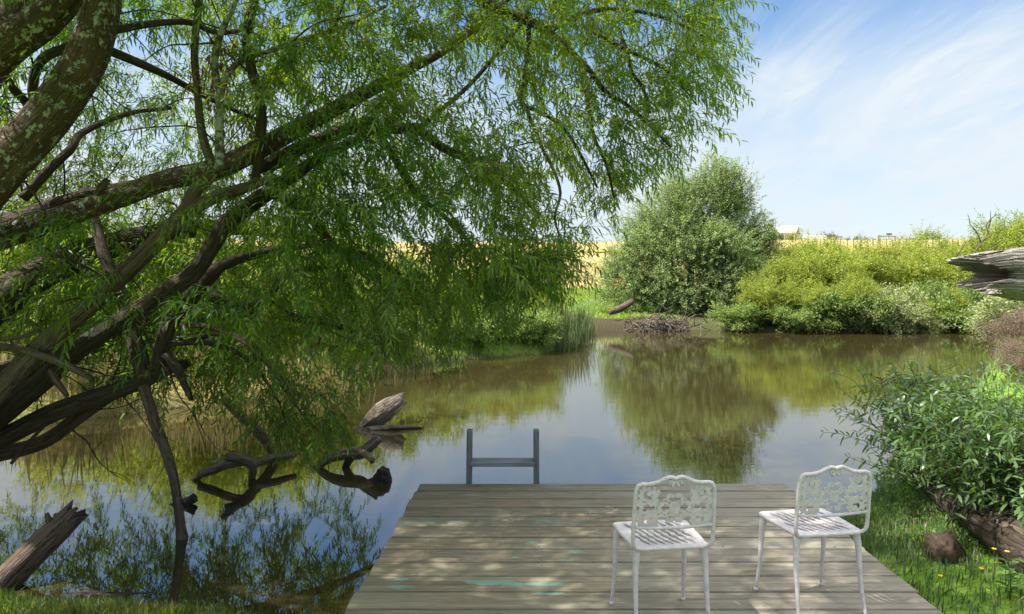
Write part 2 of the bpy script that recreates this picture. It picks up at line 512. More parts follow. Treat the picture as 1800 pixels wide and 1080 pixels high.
LADDER_POST = plank_mat('grey_ladder_wood', (.085, .085, .09), (.22, .225, .24), (60, 60, 4))
LADDER_STEP = plank_mat('grey_step_wood', (.11, .12, .13), (.25, .27, .29), (4, 60, 60))
TIMBER = plank_mat('structural_timber', (.06, .052, .038), (.16, .14, .10), (5, 40, 40))

# ------------------------------------------------------------------ the water outline on the ground (from the shoreline in the photograph)
shore = [on_water(*q)[:2] for q in ((300, 720), (420, 712), (500, 700), (640, 662), (750, 641), (850, 630), (960, 623), (1000, 610), (1016, 593), (1030, 585), (1100, 582),
                                    (1250, 581), (1400, 586), (1500, 586), (1580, 583), (1640, 579), (1710, 578), (1742, 588), (1752, 612), (1725, 645), (1690, 690), (1610, 755), (1560, 800))]
shore += [np.array(q) for q in ((3.6, 6.9), (2.75, 5.9), (2.35, 5.2), (1.8, 4.75), (.5, 4.3), (-.5, 3.7), (-1.15, 3.75))]
shore += [on_water(*q)[:2] for q in ((480, 1098), (300, 1092), (140, 1080), (0, 1066), (-150, 1040), (-330, 970))]
shore += [np.array(q) for q in ((-7.6, 6.6), (-9.5, 7.6), (-11.0, 8.6), (-10.0, 9.6), (-8.2, 9.8))]
shore += [on_water(0, 757)[:2], on_water(160, 738)[:2]]
shore = np.array(shore)


def shore_dist(xy):
    """signed distance to the shoreline: positive on land"""
    a = shore; b = np.roll(shore, -1, 0)
    best = np.full(len(xy), 1e9); inside = np.zeros(len(xy), bool)
    for (ax, ay), (bx, by) in zip(a, b):
        e = np.array([bx - ax, by - ay]); w = xy - np.array([ax, ay])
        t = np.clip((w @ e) / (e @ e), 0, 1)
        best = np.minimum(best, np.linalg.norm(w - t[:, None] * e, axis=1))
        c = ((ay > xy[:, 1]) != (by > xy[:, 1])) & (xy[:, 0] < (bx - ax) * (xy[:, 1] - ay) / (by - ay + 1e-12) + ax)
        inside ^= c
    return np.where(inside, -best, best)


gn1, gn2 = SNoise(3, 12, .55), SNoise(4, 14, 2.2)
RIDGE = 150.0


def ground_z(xy):
    xy = np.atleast_2d(np.asarray(xy, float))
    d = shore_dist(xy)
    v = np.concatenate([xy, np.zeros((len(xy), 1))], 1)
    wob = gn1(v) * .05 + gn2(v) * .018
    d2 = d + gn2(v * .8) * .12
    X, Y = xy[:, 0], xy[:, 1]
    under = WZ - np.minimum(.9, .10 + .45 * np.abs(d2))
    far = np.clip((Y - 11) / 6, 0, 1)
    plateau = .36 + far * .12
    land = WZ - .10 + (plateau + .10) * (1 - np.exp(-np.maximum(d2, 0) / (.28 + .25 * far))) + wob * np.clip(d2, 0, 1)
    land += .05 * np.clip(d2 - .5, 0, 6) * (1 - far) * (X > 0)
    s = 74.0 / F
    crest = CAMZ + s * RIDGE
    t = np.clip((Y - 34) / (RIDGE - 34), 0, 1)
    hill = crest * (t ** 1.08) + np.where(Y > RIDGE, -(Y - RIDGE) * .02, 0)
    land += np.where(Y > 34, hill, 0) + np.clip(np.abs(X) - 22, 0, 30) * .01 * (Y > 8)
    land += gn1(v * .08) * np.clip((Y - 40) / 80, 0, 1) * .7
    return np.where(d2 > 0, land, under)


def on_ground(px, py):
    """where the ray through a pixel of the photograph meets the ground"""
    Y = 2.5
    while Y < 60:
        w_ = P(px, py, Y)
        if gz(w_[0], w_[1]) >= w_[2]: return w_
        Y += .03
    return w_


def gz(x, y):
    return float(ground_z([[x, y]])[0])


def axis(lo, hi, step, out_lo, out_hi, grow=1.16):
    mid = list(np.arange(lo, hi, step)); s, x = step, lo; left = []
    while x > out_lo:
        s *= grow; x -= s; left.append(x)
    s, x = step, mid[-1]; right = []
    while x < out_hi:
        s *= grow; x += s; right.append(x)
    return np.array(left[::-1] + mid + right)


def ground_mat():
    M = Mat('bank_and_paddock_ground')
    p = M.pos()
    at = M.node('ShaderNodeVertexColor', layer_name='cover')
    sp = M.node('ShaderNodeSeparateColor'); M.link(at.outputs[0], sp.inputs[0])
    n1 = M.noise(p, .35, 6, .6); n2 = M.noise(M.mapping(p, (3, 9, 3)), 1.0, 6, .65); n3 = M.noise(p, 22, 5)
    gold = M.ramp(n2, [(.25, (.23, .165, .060)), (.5, (.38, .285, .115)), (.75, (.47, .375, .17))])
    gold = M.mix(M.ramp(n1, [(.5, 0), (.75, .6)]), gold, (.25, .22, .085))
    green = M.ramp(n2, [(.25, (.08, .17, .02)), (.5, (.14, .25, .03)), (.75, (.23, .32, .055))])
    soil_and_shade = M.ramp(n3, [(.3, (.03, .023, .017)), (.6, (.07, .053, .04)), (.8, (.14, .11, .085))])
    col = M.mix(sp.outputs[0], green, gold); col = M.mix(sp.outputs[2], col, soil_and_shade)
    M.link(col, M.b.inputs['Base Color']); M.b.inputs['Roughness'].default_value = .95; M.b.inputs['Specular IOR Level'].default_value = .1
    M.bump(M.math('ADD', n2, n3), .7, .05)
    return M.m


def build_ground():
    xs = axis(-12, 24, .24, -420, 420); ys = axis(1.0, 38, .24, -30, 900)
    gx, gy = np.meshgrid(xs, ys)
    xy = np.stack([gx.ravel(), gy.ravel()], 1)
    z = ground_z(xy); d = shore_dist(xy)
    nx, ny = len(xs), len(ys)
    i = np.arange(ny - 1)[:, None] * nx; j = np.arange(nx - 1)[None, :]
    q = np.stack([i + j, i + j + 1, i + nx + j + 1, i + nx + j], -1).reshape(-1, 4)
    g = Geo(); g.add(np.concatenate([xy, z[:, None]], 1), q)
    o = g.build('ground', ground_mat())
    v = np.concatenate([xy, np.zeros((len(xy), 1))], 1)
    w = gn1(v * .7)
    gold = np.clip((xy[:, 1] - 39 + w * 4) / 6, 0, 1)
    gold = np.maximum(gold, np.clip((xy[:, 1] - 9) / 2, 0, 1) * np.clip((-xy[:, 0] - 1 + w * 2) / 3, 0, 1) * np.where(xy[:, 1] < 13, .75, 1))
    bend = np.exp(-(((xy[:, 0] - 4.8) / 3.2) ** 2 + ((xy[:, 1] - 41) / 7.5) ** 2))
    gold = gold * (1 - np.clip(bend * 1.6, 0, 1))
    soil_and_shade = np.clip(1.0 - (d + w * .12) / np.where(xy[:, 1] < 9, .22, .55), 0, 1) ** 1.5
    soil_and_shade = np.maximum(soil_and_shade, np.clip(1.4 - np.maximum(np.abs(xy[:, 0] - 5.6 + w * .3) / 2.4, np.abs(xy[:, 1] - 30.4 + w * .5) / 1.9), 0, .4) * 2.4)
    soil_and_shade = np.maximum(soil_and_shade, ((xy[:, 0] > 6.5) & (xy[:, 1] > 28) & (xy[:, 1] < 34)) * .85)  # strip under the far bushes, coloured dark for the shade beneath them
    col = np.stack([gold, 1 - gold, soil_and_shade, np.ones_like(gold)], 1).astype(np.float32)
    ca = o.data.color_attributes.new('cover', 'FLOAT_COLOR', 'POINT')
    ca.data.foreach_set('color', col.ravel())
    tag(o, 'grassy river bank rising to a dry golden paddock', None, None, 'structure')
    return o


build_ground()


def water_mat():
    M = Mat('murky_pond_water')
    p = M.pos()
    M.b.inputs['Base Color'].default_value = (.036, .029, .011, 1)
    M.b.inputs['Roughness'].default_value = .012
    M.b.inputs['IOR'].default_value = 3.0
    M.b.inputs['Specular IOR Level'].default_value = .5
    sep = M.node('ShaderNodeSeparateXYZ'); M.link(p, sep.inputs[0])
    a = M.noise(M.mapping(p, (1.6, 6.0, 1)), 1.0, 3, .5, .4)
    b = M.noise(M.mapping(p, (7, 22, 1), (0, 0, 0), (0, 0, .15)), 1.0, 2, .5)
    calm = M.ramp(M.noise(M.mapping(p, (.10, .28, 1)), 1.0, 2), [(.35, .25), (.65, 1)])
    dist = M.ramp(M.math('DIVIDE', sep.outputs[1], 30.0), [(.14, .16), (.5, 1)])
    h = M.math('MULTIPLY', M.math('MULTIPLY', M.math('ADD', a, M.math('MULTIPLY', b, .30)), calm), dist)
    M.bump(h, .020, .10)
    return M.m


g = Geo(); g.add([[-60, -12, WZ], [60, -12, WZ], [60, 60, WZ], [-60, 60, WZ]], np.array([[0, 1, 2, 3]]))
tag(g.build('water', water_mat(), smooth=False), 'still brown pond water reflecting trees and sky', None, None, 'structure')

# ------------------------------------------------------------------ the timber deck
DL = lambda y: -0.755 - (5.60 - y) * .038
DR = lambda y: 2.258 - (5.66 - y) * .043
deck = thing('deck', (.7, 2.5, 0), 'low timber deck of wide weathered boards with turquoise paint marks, at the water edge', 'deck')
pl = Geo(); sc = Geo(); tr_ = Geo()
pitch, bw = .197, .1895
yb = 5.62
k = 0
while yb > -1.3:
    yc = yb - bw / 2
    x0, x1 = DL(yc) + random.uniform(-.012, .010), DR(yc) + random.uniform(-.008, .008)
    tilt = random.uniform(-.004, .004)
    rot = Matrix.Rotation(random.uniform(-.0012, .0012), 3, 'Z') @ Matrix.Rotation(tilt, 3, 'X')
    pl.bevel_box(((x0 + x1) / 2, yc + (.012 if k == 0 else 0), -.0225 + random.uniform(-.0015, .0015)), ((x1 - x0) / 2, bw / 2, .0225), .005, rot, True)
    for jx in (-.55, .15, .75, 1.35, 2.05):
        xx = jx + (DR(yc) - DR(5.6)) * (.6 if jx > .7 else -.3)
        for sy in (-.055, .055):
            cx_, cy_ = xx + random.uniform(-.012, .012), yc + sy + random.uniform(-.008, .008)
            n8 = np.arange(8) * math.pi / 4
            ring = np.stack([cx_ + .0055 * np.cos(n8), cy_ + .0055 * np.sin(n8), np.full(8, .0022)], 1)
            sc.add(np.concatenate([ring, ring * [1, 1, 0] + [0, 0, -.004]]), [np.arange(8)[None, :], np.stack([np.arange(8) + 8, (np.arange(8) + 1) % 8 + 8, (np.arange(8) + 1) % 8, np.arange(8)], 1)])
    yb -= pitch; k += 1
nf = sum(len(q_) for q_ in pl.s)
for V_, L_, S_ in [(np.concatenate(sc.v), sc.l, sc.s)]:
    off = pl.n; pl.v.append(V_); pl.uv.append(np.zeros((len(V_), 2), np.float32)); pl.l += [q_ + off for q_ in L_]; pl.s += S_; pl.n += len(V_)
planking = pl.build('planking', DECK, deck, smooth=False)
planking.data.materials.append(STEEL)
mi_ = np.zeros(len(planking.data.polygons), np.int32); mi_[nf:] = 1
planking.data.polygons.foreach_set('material_index', mi_)
for yj in (5.45, 4.4, 3.3, 2.2, 1.1, 0):
    tr_ = Geo(); tr_.box(((DL(yj) + DR(yj)) / 2, yj, -.125), ((DR(yj) - DL(yj)) / 2 - .04, .022, .075)); tr_.build('joist', TIMBER, deck, smooth=False)
for (xj, yj) in ((-.6, 5.35), (.75, 5.35), (2.05, 5.35), (-.6, 3.8)):
    tr_ = Geo(); tr_.box((xj, yj, -.75), (.05, .05, .55)); tr_.build('support_post', TIMBER, deck, smooth=False)

# ladder hung on the far edge
lad = thing('swim_ladder', (-.08, 5.74, 0), 'grey timber swim ladder with two uprights at the far deck edge', 'ladder')
for sx, lean in ((-.365, -.012), (.207, .004)):
    g = Geo()
    g.bevel_box((sx, 5.745, -.38), (.023, .048, .80), .004, Matrix.Rotation(-lean * 1.0, 3, 'Y'))
    g.build('upright', LADDER_POST, lad, smooth=False)
for zz in (.145, -.16, -.46, -.76):
    g = Geo(); g.bevel_box((-.08, 5.755, zz), (.268, .085, .017), .004); g.build('step', LADDER_STEP, lad, smooth=False)

# ------------------------------------------------------------------ pierced cast plates (marching squares on an implicit outline)
def plate(f, u0, u1, v0, v1, nu, nv, thick, place):
    us = np.linspace(u0, u1, nu); vs = np.linspace(v0, v1, nv)
    U, Vv = np.meshgrid(us, vs, indexing='ij')
    A = f(U, Vv)
    pts, key, faces = [], {}, []

    def vid(p):
        kx = (round(p[0], 6), round(p[1], 6))
        if kx not in key:
            key[kx] = len(pts); pts.append(kx)
        return key[kx]
    for i in range(nu - 1):
        for j in range(nv - 1):
            c = [(i, j), (i + 1, j), (i + 1, j + 1), (i, j + 1)]
            val = [A[q] for q in c]
            if max(val) <= 0: continue
            poly = []
            for a in range(4):
                b = (a + 1) % 4
                pa = (us[c[a][0]], vs[c[a][1]]); pb = (us[c[b][0]], vs[c[b][1]])
                if val[a] > 0: poly.append(vid(pa))
                if (val[a] > 0) != (val[b] > 0):
                    t = val[a] / (val[a] - val[b]); poly.append(vid((pa[0] + (pb[0] - pa[0]) * t, pa[1] + (pb[1] - pa[1]) * t)))
            cl = []
            for q in poly:
                if not cl or cl[-1] != q: cl.append(q)
            if len(cl) > 2 and cl[0] == cl[-1]: cl.pop()
            if len(cl) > 2: faces.append(cl)
    n = len(pts); pts = np.array(pts)
    top = place(pts[:, 0], pts[:, 1], thick / 2); bot = place(pts[:, 0], pts[:, 1], -thick / 2)
    edges = {}
    for fc in faces:
        for a, b in zip(fc, fc[1:] + fc[:1]):
            edges[(a, b)] = True
    side = [(a, b) for (a, b) in edges if (b, a) not in edges]
    g = Geo()
    by = {}
    for fc in faces: by.setdefault(len(fc), []).append(fc)
    fl = [np.array(v) for v in by.values()] + [np.array(v)[:, ::-1] + n for v in by.values()]
    fl.append(np.array([[b, a, a + n, b + n] for a, b in side]))
    g.add(np.concatenate([top, bot]), fl)
    return g


def circ(u, v, cx, cy, r): return r - np.hypot(u - cx, v - cy)
def ell(u, v, cx, cy, rx, ry, a=0.0):
    ca, sa = math.cos(a), math.sin(a); x = (u - cx) * ca + (v - cy) * sa; y = -(u - cx) * sa + (v - cy) * ca
    return (1 - np.sqrt((x / rx) ** 2 + (y / ry) ** 2)) * min(rx, ry)
def rect(u, v, x0, x1, y0, y1): return np.minimum(np.minimum(u - x0, x1 - u), np.minimum(v - y0, y1 - v))
def uni(*a): return np.maximum.reduce(a)
def sub(a, *b):
    for q in b: a = np.minimum(a, -q)
    return a


def back_panel(u, v):
    """u in -.17...17, v in 0...2 : two leafy side blocks joined by a medallion, mirror symmetrical"""
    x = np.abs(u)                       # 0 centre, .17 frame
    s = rect(x, v, .084, .172, .005, .191)
    s = uni(s, circ(x, v, .080, .176, .0125), circ(x, v, .088, .160, .012), circ(x, v, .084, .136, .012), circ(x, v, .081, .118, .010), circ(x, v, .086, .078, .012),
            circ(x, v, .084, .052, .012), circ(x, v, .082, .028, .012), circ(x, v, .090, .012, .011), circ(x, v, .096, .198, .008), circ(x, v, .118, .196, .010), circ(x, v, .14, .198, .009))
    top = np.minimum(circ(x, v, .122, .165, .0205), -circ(x, v, .117, .170, .0118))
    top = uni(top, circ(x, v, .112, .146, .0075))
    low = np.minimum(circ(x, v, .119, .037, .0175), -circ(x, v, .113, .030, .0112))
    low = uni(low, circ(x, v, .104, .048, .0060))
    mid = uni(ell(x, v, .117, .100, .0175, .0095), circ(x, v, .132, .107, .0095), circ(x, v, .134, .091, .0105), circ(x, v, .107, .094, .0080), circ(x, v, .121, .111, .0080))
    sl1 = ell(x, v, .140, .131, .013, .0038, .5); sl2 = ell(x, v, .140, .066, .013, .0038, -.5)
    edge = uni(circ(x, v, .172, .100, .0145), ell(x, v, .172, .178, .013, .014), ell(x, v, .172, .020, .011, .013), ell(x, v, .166, .150, .007, .006), ell(x, v, .165, .050, .007, .006))
    notch = uni(circ(x, v, .102, .003, .0085), circ(x, v, .146, .006, .012), circ(x, v, .106, .192, .0075), circ(x, v, .084, .190, .007), ell(x, v, .096, .100, .0075, .012))
    s = sub(s, top, low, mid, sl1, sl2, edge, notch)
    m = uni(ell(x, v, 0, .096, .024, .040), circ(x, v, .0185, .147, .0200), circ(x, v, .019, .043, .0195), circ(x, v, .043, .131, .0125), circ(x, v, .045, .063, .0135),
            circ(x, v, .032, .112, .008), circ(x, v, .033, .080, .008), circ(x, v, .060, .116, .0110), circ(x, v, .063, .082, .0115), circ(x, v, .060, .060, .009), circ(x, v, .028, .030, .010),
            circ(x, v, .012, .033, .010), circ(x, v, .070, .099, .0105))
    h1 = np.minimum(ell(x, v, .0, .140, .026, .0170), -circ(x, v, .0115, .156, .0105))
    h2 = np.minimum(ell(x, v, .0, .050, .0255, .0158), -circ(x, v, .011, .034, .0098))
    h3 = np.minimum(ell(x, v, .042, .098, .0160, .0145), -circ(x, v, .057, .104, .0085))
    h4 = uni(ell(x, v, .043, .131, .0062, .0055), ell(x, v, .044, .063, .0068, .0052, .6), circ(x, v, .058, .074, .0050))
    m = sub(m, h1, h2, h3, h4)
    link = uni(rect(x, v, .064, .10, .113, .121), rect(x, v, .064, .10, .076, .084), rect(x, v, .055, .09, .052, .060))
    return uni(s, m, link)


def seat_plate(u, v):
    """u across -.21...21, v depth -.18...18 ; trapezoid with rounded corners and slanted leaf openings"""
    hw = .172 + (v + .17) * .047
    body = np.minimum(hw - np.abs(u), .172 - np.abs(v))
    cr = .03
    dx = np.maximum(np.abs(u) - (hw - cr), 0); dy = np.maximum(np.abs(v) - (.172 - cr), 0)
    body = np.where((dx > 0) & (dy > 0), cr - np.hypot(dx, dy), body)
    holes = np.full_like(u, -1.0)
    dx_, dy_ = .36, -.933
    for r_, vy in enumerate((-.105, -.035, .035, .105)):
        for c_ in range(-5, 6):
            cx = c_ * .0365 + (.018 if r_ % 2 else 0)
            if abs(cx) > .132: continue
            x = (u - cx) * dx_ + (v - vy) * dy_; y = -(u - cx) * dy_ + (v - vy) * dx_
            lens = np.minimum(circ(x, y, 0, .0720, .0842), circ(x, y, 0, -.0720, .0842))
            holes = np.maximum(holes, lens)
    return np.minimum(body, -holes)


def make_chair(loc, rotz, label, group):
    t = thing('patio_chair', (0, 0, 0), label, 'chair', group)
    SH = .43
    W_, LEAN = .186, .115
    g = plate(seat_plate, -.21, .21, -.18, .18, 230, 200, .011, lambda a, b, h: np.stack([a, b, SH - .006 + h - .010 * np.exp(-(a / .12) ** 2 - (b / .12) ** 2)], 1))
    seat = g.build('seat', CHAIR, t, smooth=False)
    rim = Geo()
    c = []
    for (sx, sy) in ((-1, -1), (1, -1), (1, 1), (-1, 1)):
        for a in np.linspace(0, math.pi / 2, 5):
            b0 = {(-1, -1): math.pi, (1, -1): 1.5 * math.pi, (1, 1): 0, (-1, 1): .5 * math.pi}[(sx, sy)]
            hw = .172 + (sy * .172 + .17) * .047
            c.append([sx * (hw - .03) + .03 * math.cos(b0 + a), sy * .142 + .03 * math.sin(b0 + a), SH - .010])
    c.append(c[0]); rim.tube(c, [.0095] * len(c), 10)
    rim.build('seat_rim', CHAIR, seat)
    zt = lambda z: -.178 - (z - SH) * LEAN
    fr = Geo()
    pts = []
    half = [(.120, SH - .012), (.150, SH - .013), (.176, SH - .004), (.189, SH + .018), (.192, SH + .05), (.191, SH + .15), (.189, SH + .245), (.186, SH + .278), (.176, SH + .298), (.158, SH + .303), (.12, SH + .303), (.085, SH + .310), (.055, SH + .324), (.03, SH + .333), (.012, SH + .330), (0, SH + .324)]
    for (x, z) in half: pts.append([-x, zt(max(z, SH)) + (0 if z > SH else .02 * (SH - z) / .013), z])
    for (x, z) in half[-2::-1]: pts.append([x, zt(max(z, SH)) + (0 if z > SH else .02 * (SH - z) / .013), z])
    fr.tube(pts, [.0095] * len(pts), 12, .012)
    back = fr.build('back_frame', CHAIR, t)
    sg = Geo()
    for s in (-1, 1):
        q = []
        for a in np.linspace(0, 1, 16):
            th = -math.pi * .55 + a * math.pi * 1.75
            r = .0150 * (1 - .45 * a)
            q.append([s * (.0205 - r * math.cos(th + .2) * .9), zt(SH + .31), SH + .308 - r * math.sin(th + math.pi) * 1.0 - .002])
        q = [[s * .004, zt(SH + .32), SH + .322], [s * .003, zt(SH + .31), SH + .308]] + q[::1]
        sg.tube(q, [.0055] * len(q), 8, .004)
    sg.build('scroll', CHAIR, back)
    cb = Geo()
    cb.tube([[-.186, zt(SH + .098), SH + .098], [-.09, zt(SH + .092), SH + .092], [0, zt(SH + .090), SH + .090], [.09, zt(SH + .092), SH + .092], [.186, zt(SH + .098), SH + .098]], [.0075] * 5, 10, .02)
    cb.build('crossbar', CHAIR, back)
    g = plate(back_panel, -.184, .184, 0, .212, 240, 140, .005, lambda a, b, h: np.stack([a * 1.055, zt(SH + .094 + b * .96) + h, SH + .094 + b * .96], 1))
    g.build('pierced_panel', CHAIR, t, smooth=False)
    for sx, sy in ((-1, 1), (1, 1), (-1, -1), (1, -1)):
        lg = Geo()
        x0 = .155 + (.012 if sy > 0 else 0); y0 = sy * .142
        p = [[sx * x0, y0, SH - .012], [sx * (x0 + .012), y0 + sy * .006, SH - .07], [sx * (x0 + .016), y0 + sy * .012, SH - .18], [sx * (x0 + .018), y0 + sy * .026, SH - .30], [sx * (x0 + .024), y0 + sy * .050, .012]]
        pp, rr = lg.tube(p, [.0215, .0160, .0122, .0100, .0075], 12, .02)
        leg = lg.build('leg', CHAIR, t)
        ft = Geo(); e = np.array(p[-1]); ft.tube([e + [0, 0, .006], e + [0, 0, -.002], e + [0, 0, -.0115]], [.0085, .0125, .0125], 12)
        ft.build('foot_glide', CHAIR, leg)
    t.location = loc; t.rotation_euler = (0, 0, rotz)
    return t


chair = make_chair((.725, 3.345, .001), R(7.0), 'worn white cast metal chair, nearer the swim ladder, seen from behind', 'white cast patio chairs on the deck')
copy_thing(chair, (1.532, 3.515, .001), R(9.5), (1, 1, 1), 'worn white cast metal chair at the right edge of the deck, beside the grass')

# ------------------------------------------------------------------ the big willow on the left
willow = thing('willow_tree', (-5.2, 5.3, -.2), 'large spreading willow with thick lichen-spotted limbs leaning over the water from the left', 'tree')
NODES, NRAD = [], []


def limb(spec, mat, name='limb', n=20, rough=.10, step=.05, seed=0, cap=True, nodes=True, parent=None, jag=0, label=None):
    pts = [P(a, b, c) if len(s) == 4 else np.array(s[:3]) for s in spec for (a, b, c) in [s[:3]]]
    rad = [s[3] / F * s[2] if len(s) == 4 else s[4] for s in spec]
    g = Geo()
    pp, rr = g.tube(pts, rad, n, step, rough, 7.0, seed, cap, None, jag)
    o = g.build(name, mat, parent or willow)
    if label: o['label'] = label
    if nodes:
        NODES.extend(pp[::3]); NRAD.extend(rr[::3])
    return o


W5 = lambda x, y, z, r: (x, y, z, 0, r)         # a point given directly in world units
limb([W5(-5.3, 5.3, -.6, .62), W5(-5.15, 5.3, .1, .52), W5(-5.05, 5.25, .7, .46), W5(-4.95, 5.2, 1.2, .34)], BARK, 'trunk', 28, .12, .05, 1)
limb([W5(-4.95, 5.2, 1.0, .26), (-200, 420, 5.1, 43.7), (-100, 190, 4.9, 37.4), (0, 92, 4.9, 33.5), (85, 30, 4.9, 28.9), (140, -30, 4.9, 25.7), (230, -150, 4.8, 20.3), W5(-1.8, 4.3, 4.6, .08), W5(-.9, 3.8, 5.0, .05)], BARK, seed=2, label='thick lichen-spotted limb at the top left corner')
limb([W5(-4.95, 5.15, .8, .30), (-140, 520, 4.8, 46.2), (-70, 385, 4.7, 43.1), (0, 295, 4.7, 40.0), (83, 208, 4.7, 37.7), (146, 117, 4.7, 33.9), (176, 25, 4.7, 29.3), (196, -70, 4.7, 25.4), (260, -220, 4.6, 18.5), W5(-1.9, 4.0, 5.2, .08)], BARK, seed=3, label='thickest lichen-spotted limb bending upward on the left')
limb([W5(-4.95, 5.3, .9, .22), (-120, 452, 5.4, 25.1), (0, 417, 5.3, 22.0), (85, 390, 5.3, 20.5), (167, 362, 5.3, 19.0), (292, 317, 5.3, 17.5), (375, 300, 5.3, 19.0), (458, 262, 5.4, 17.5), (542, 217, 5.6, 15.2), (640, 165, 5.8, 11.4), (720, 122, 6.0, 9.1), (790, 82, 6.2, 7.6), (880, 10, 6.3, 5.3), (960, -70, 6.4, 3.8)], BARK, seed=4, label='long lichened limb reaching across to the right')
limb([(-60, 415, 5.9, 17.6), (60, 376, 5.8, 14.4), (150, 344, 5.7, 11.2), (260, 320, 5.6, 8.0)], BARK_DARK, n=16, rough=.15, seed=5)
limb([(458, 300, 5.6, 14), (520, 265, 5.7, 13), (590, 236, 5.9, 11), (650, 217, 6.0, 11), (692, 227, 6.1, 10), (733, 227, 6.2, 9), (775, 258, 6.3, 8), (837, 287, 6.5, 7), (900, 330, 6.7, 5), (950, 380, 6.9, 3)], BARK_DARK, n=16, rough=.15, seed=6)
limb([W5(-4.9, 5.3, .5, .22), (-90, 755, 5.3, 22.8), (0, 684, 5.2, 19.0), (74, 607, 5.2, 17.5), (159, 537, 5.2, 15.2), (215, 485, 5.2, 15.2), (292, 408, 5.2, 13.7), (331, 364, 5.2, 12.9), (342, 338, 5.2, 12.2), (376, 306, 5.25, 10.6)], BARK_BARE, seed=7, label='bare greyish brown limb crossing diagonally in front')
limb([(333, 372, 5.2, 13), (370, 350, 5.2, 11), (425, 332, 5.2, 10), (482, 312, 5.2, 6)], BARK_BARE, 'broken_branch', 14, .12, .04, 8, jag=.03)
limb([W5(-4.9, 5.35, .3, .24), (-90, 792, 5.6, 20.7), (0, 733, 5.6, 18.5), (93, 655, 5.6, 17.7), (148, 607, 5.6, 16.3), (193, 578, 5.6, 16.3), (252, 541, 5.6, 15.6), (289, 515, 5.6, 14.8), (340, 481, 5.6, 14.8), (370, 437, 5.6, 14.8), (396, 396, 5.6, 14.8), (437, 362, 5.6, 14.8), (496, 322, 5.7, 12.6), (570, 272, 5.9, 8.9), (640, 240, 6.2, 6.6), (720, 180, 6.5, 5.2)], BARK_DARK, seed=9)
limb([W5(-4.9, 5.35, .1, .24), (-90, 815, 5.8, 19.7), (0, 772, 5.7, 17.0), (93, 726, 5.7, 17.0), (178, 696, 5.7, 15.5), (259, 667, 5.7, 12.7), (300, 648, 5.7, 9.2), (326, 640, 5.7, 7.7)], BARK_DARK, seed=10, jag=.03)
limb([(255, 668, 5.7, 14), (237, 593, 5.8, 13), (222, 541, 5.9, 12), (185, 456, 6.0, 10), (172, 405, 6.1, 8), (150, 330, 6.2, 6)], BARK_DARK, n=16, rough=.15, seed=11)
limb([(275, 650, 5.7, 13), (296, 567, 5.8, 14), (322, 541, 5.9, 14), (370, 485, 6.0, 13), (400, 463, 6.1, 10), (478, 441, 6.2, 7), (560, 430, 6.4, 5)], BARK_DARK, n=16, rough=.15, seed=12)
limb([(292, 622, 5.6, 8), (315, 652, 5.6, 8), (325, 675, 5.6, 7), (336, 702, 5.6, 4)], BARK_DARK, 'broken_branch', 12, .14, .03, 13, jag=.02)
limb([W5(-4.95, 5.5, -.1, .18), (-110, 822, 6.0, 15.8), (-20, 803, 6.0, 13.5), (74, 778, 6.0, 12.7), (148, 726, 6.0, 11.9), (196, 696, 5.95, 9.5), (230, 680, 5.8, 6.3)], BARK_BARE, seed=14)
limb([(252, 678, 5.68, 9.5), (270, 735, 5.66, 9), (290, 790, 5.65, 9), (305, 840, 5.64, 8), (313, 890, 5.64, 8), (318, 930, 5.64, 9), (321, 952, 5.64, 12)], BARK_BARE, 'dead_branch', 14, .10, .03, 15, nodes=False, label='bare dead branch hanging straight down into the water')
limb([(354, -30, 5.3, 6), (342, 83, 5.3, 6.5), (347, 160, 5.3, 6.5), (352, 215, 5.3, 7), (362, 262, 5.3, 8), (378, 296, 5.3, 9)], BARK_BARE, n=12, seed=16)
limb([(388, 298, 5.25, 10), (386, 240, 5.25, 7.5), (387, 167, 5.25, 7), (377, 117, 5.25, 6.5), (387, 62, 5.2, 5.5), (412, 8, 5.2, 4.5), (440, -60, 5.2, 3.5)], LICHEN_STEM, n=12, seed=17, label='pale lichen-covered upright stem')
limb([(388, 150, 5.25, 6), (421, 108, 5.3, 5.5), (479, 88, 5.4, 5), (542, 67, 5.5, 5), (596, 50, 5.6, 4), (680, 10, 5.8, 3)], LICHEN_STEM, n=10, seed=18)
limb([(448, 322, 5.3, 6), (455, 280, 5.3, 9), (459, 196, 5.3, 9), (443, 125, 5.3, 8.5), (433, 70, 5.3, 8), (446, 10, 5.3, 7), (470, -80, 5.3, 5)], BARK_DARK, n=12, seed=19)
limb([(188, 88, 4.9, 8), (258, 117, 5.2, 7), (300, 137, 5.5, 6), (380, 180, 6.0, 4), (450, 210, 6.5, 3)], BARK_DARK, n=12, seed=20)
limb([(130, 80, 4.95, 9), (75, 104, 5.2, 8), (58, 146, 5.3, 8), (62, 185, 5.3, 9), (80, 230, 5.2, 10)], BARK_DARK, n=12, seed=21)
limb([(200, 54, 4.9, 7), (270, 42, 5.2, 6), (333, 40, 5.5, 5.5), (383, 58, 5.8, 5), (440, 50, 6.2, 3)], BARK_DARK, n=12, seed=22)
limb([(5, 125, 5.2, 7), (22, 155, 5.2, 7), (52, 185, 5.3, 7)], BARK_DARK, n=12, seed=23)
limb([(40, 350, 5.6, 9), (85, 300, 5.7, 8), (125, 262, 5.8, 7), (146, 233, 6.0, 6), (225, 200, 6.4, 4), (300, 190, 6.8, 3)], BARK_DARK, n=12, seed=24)
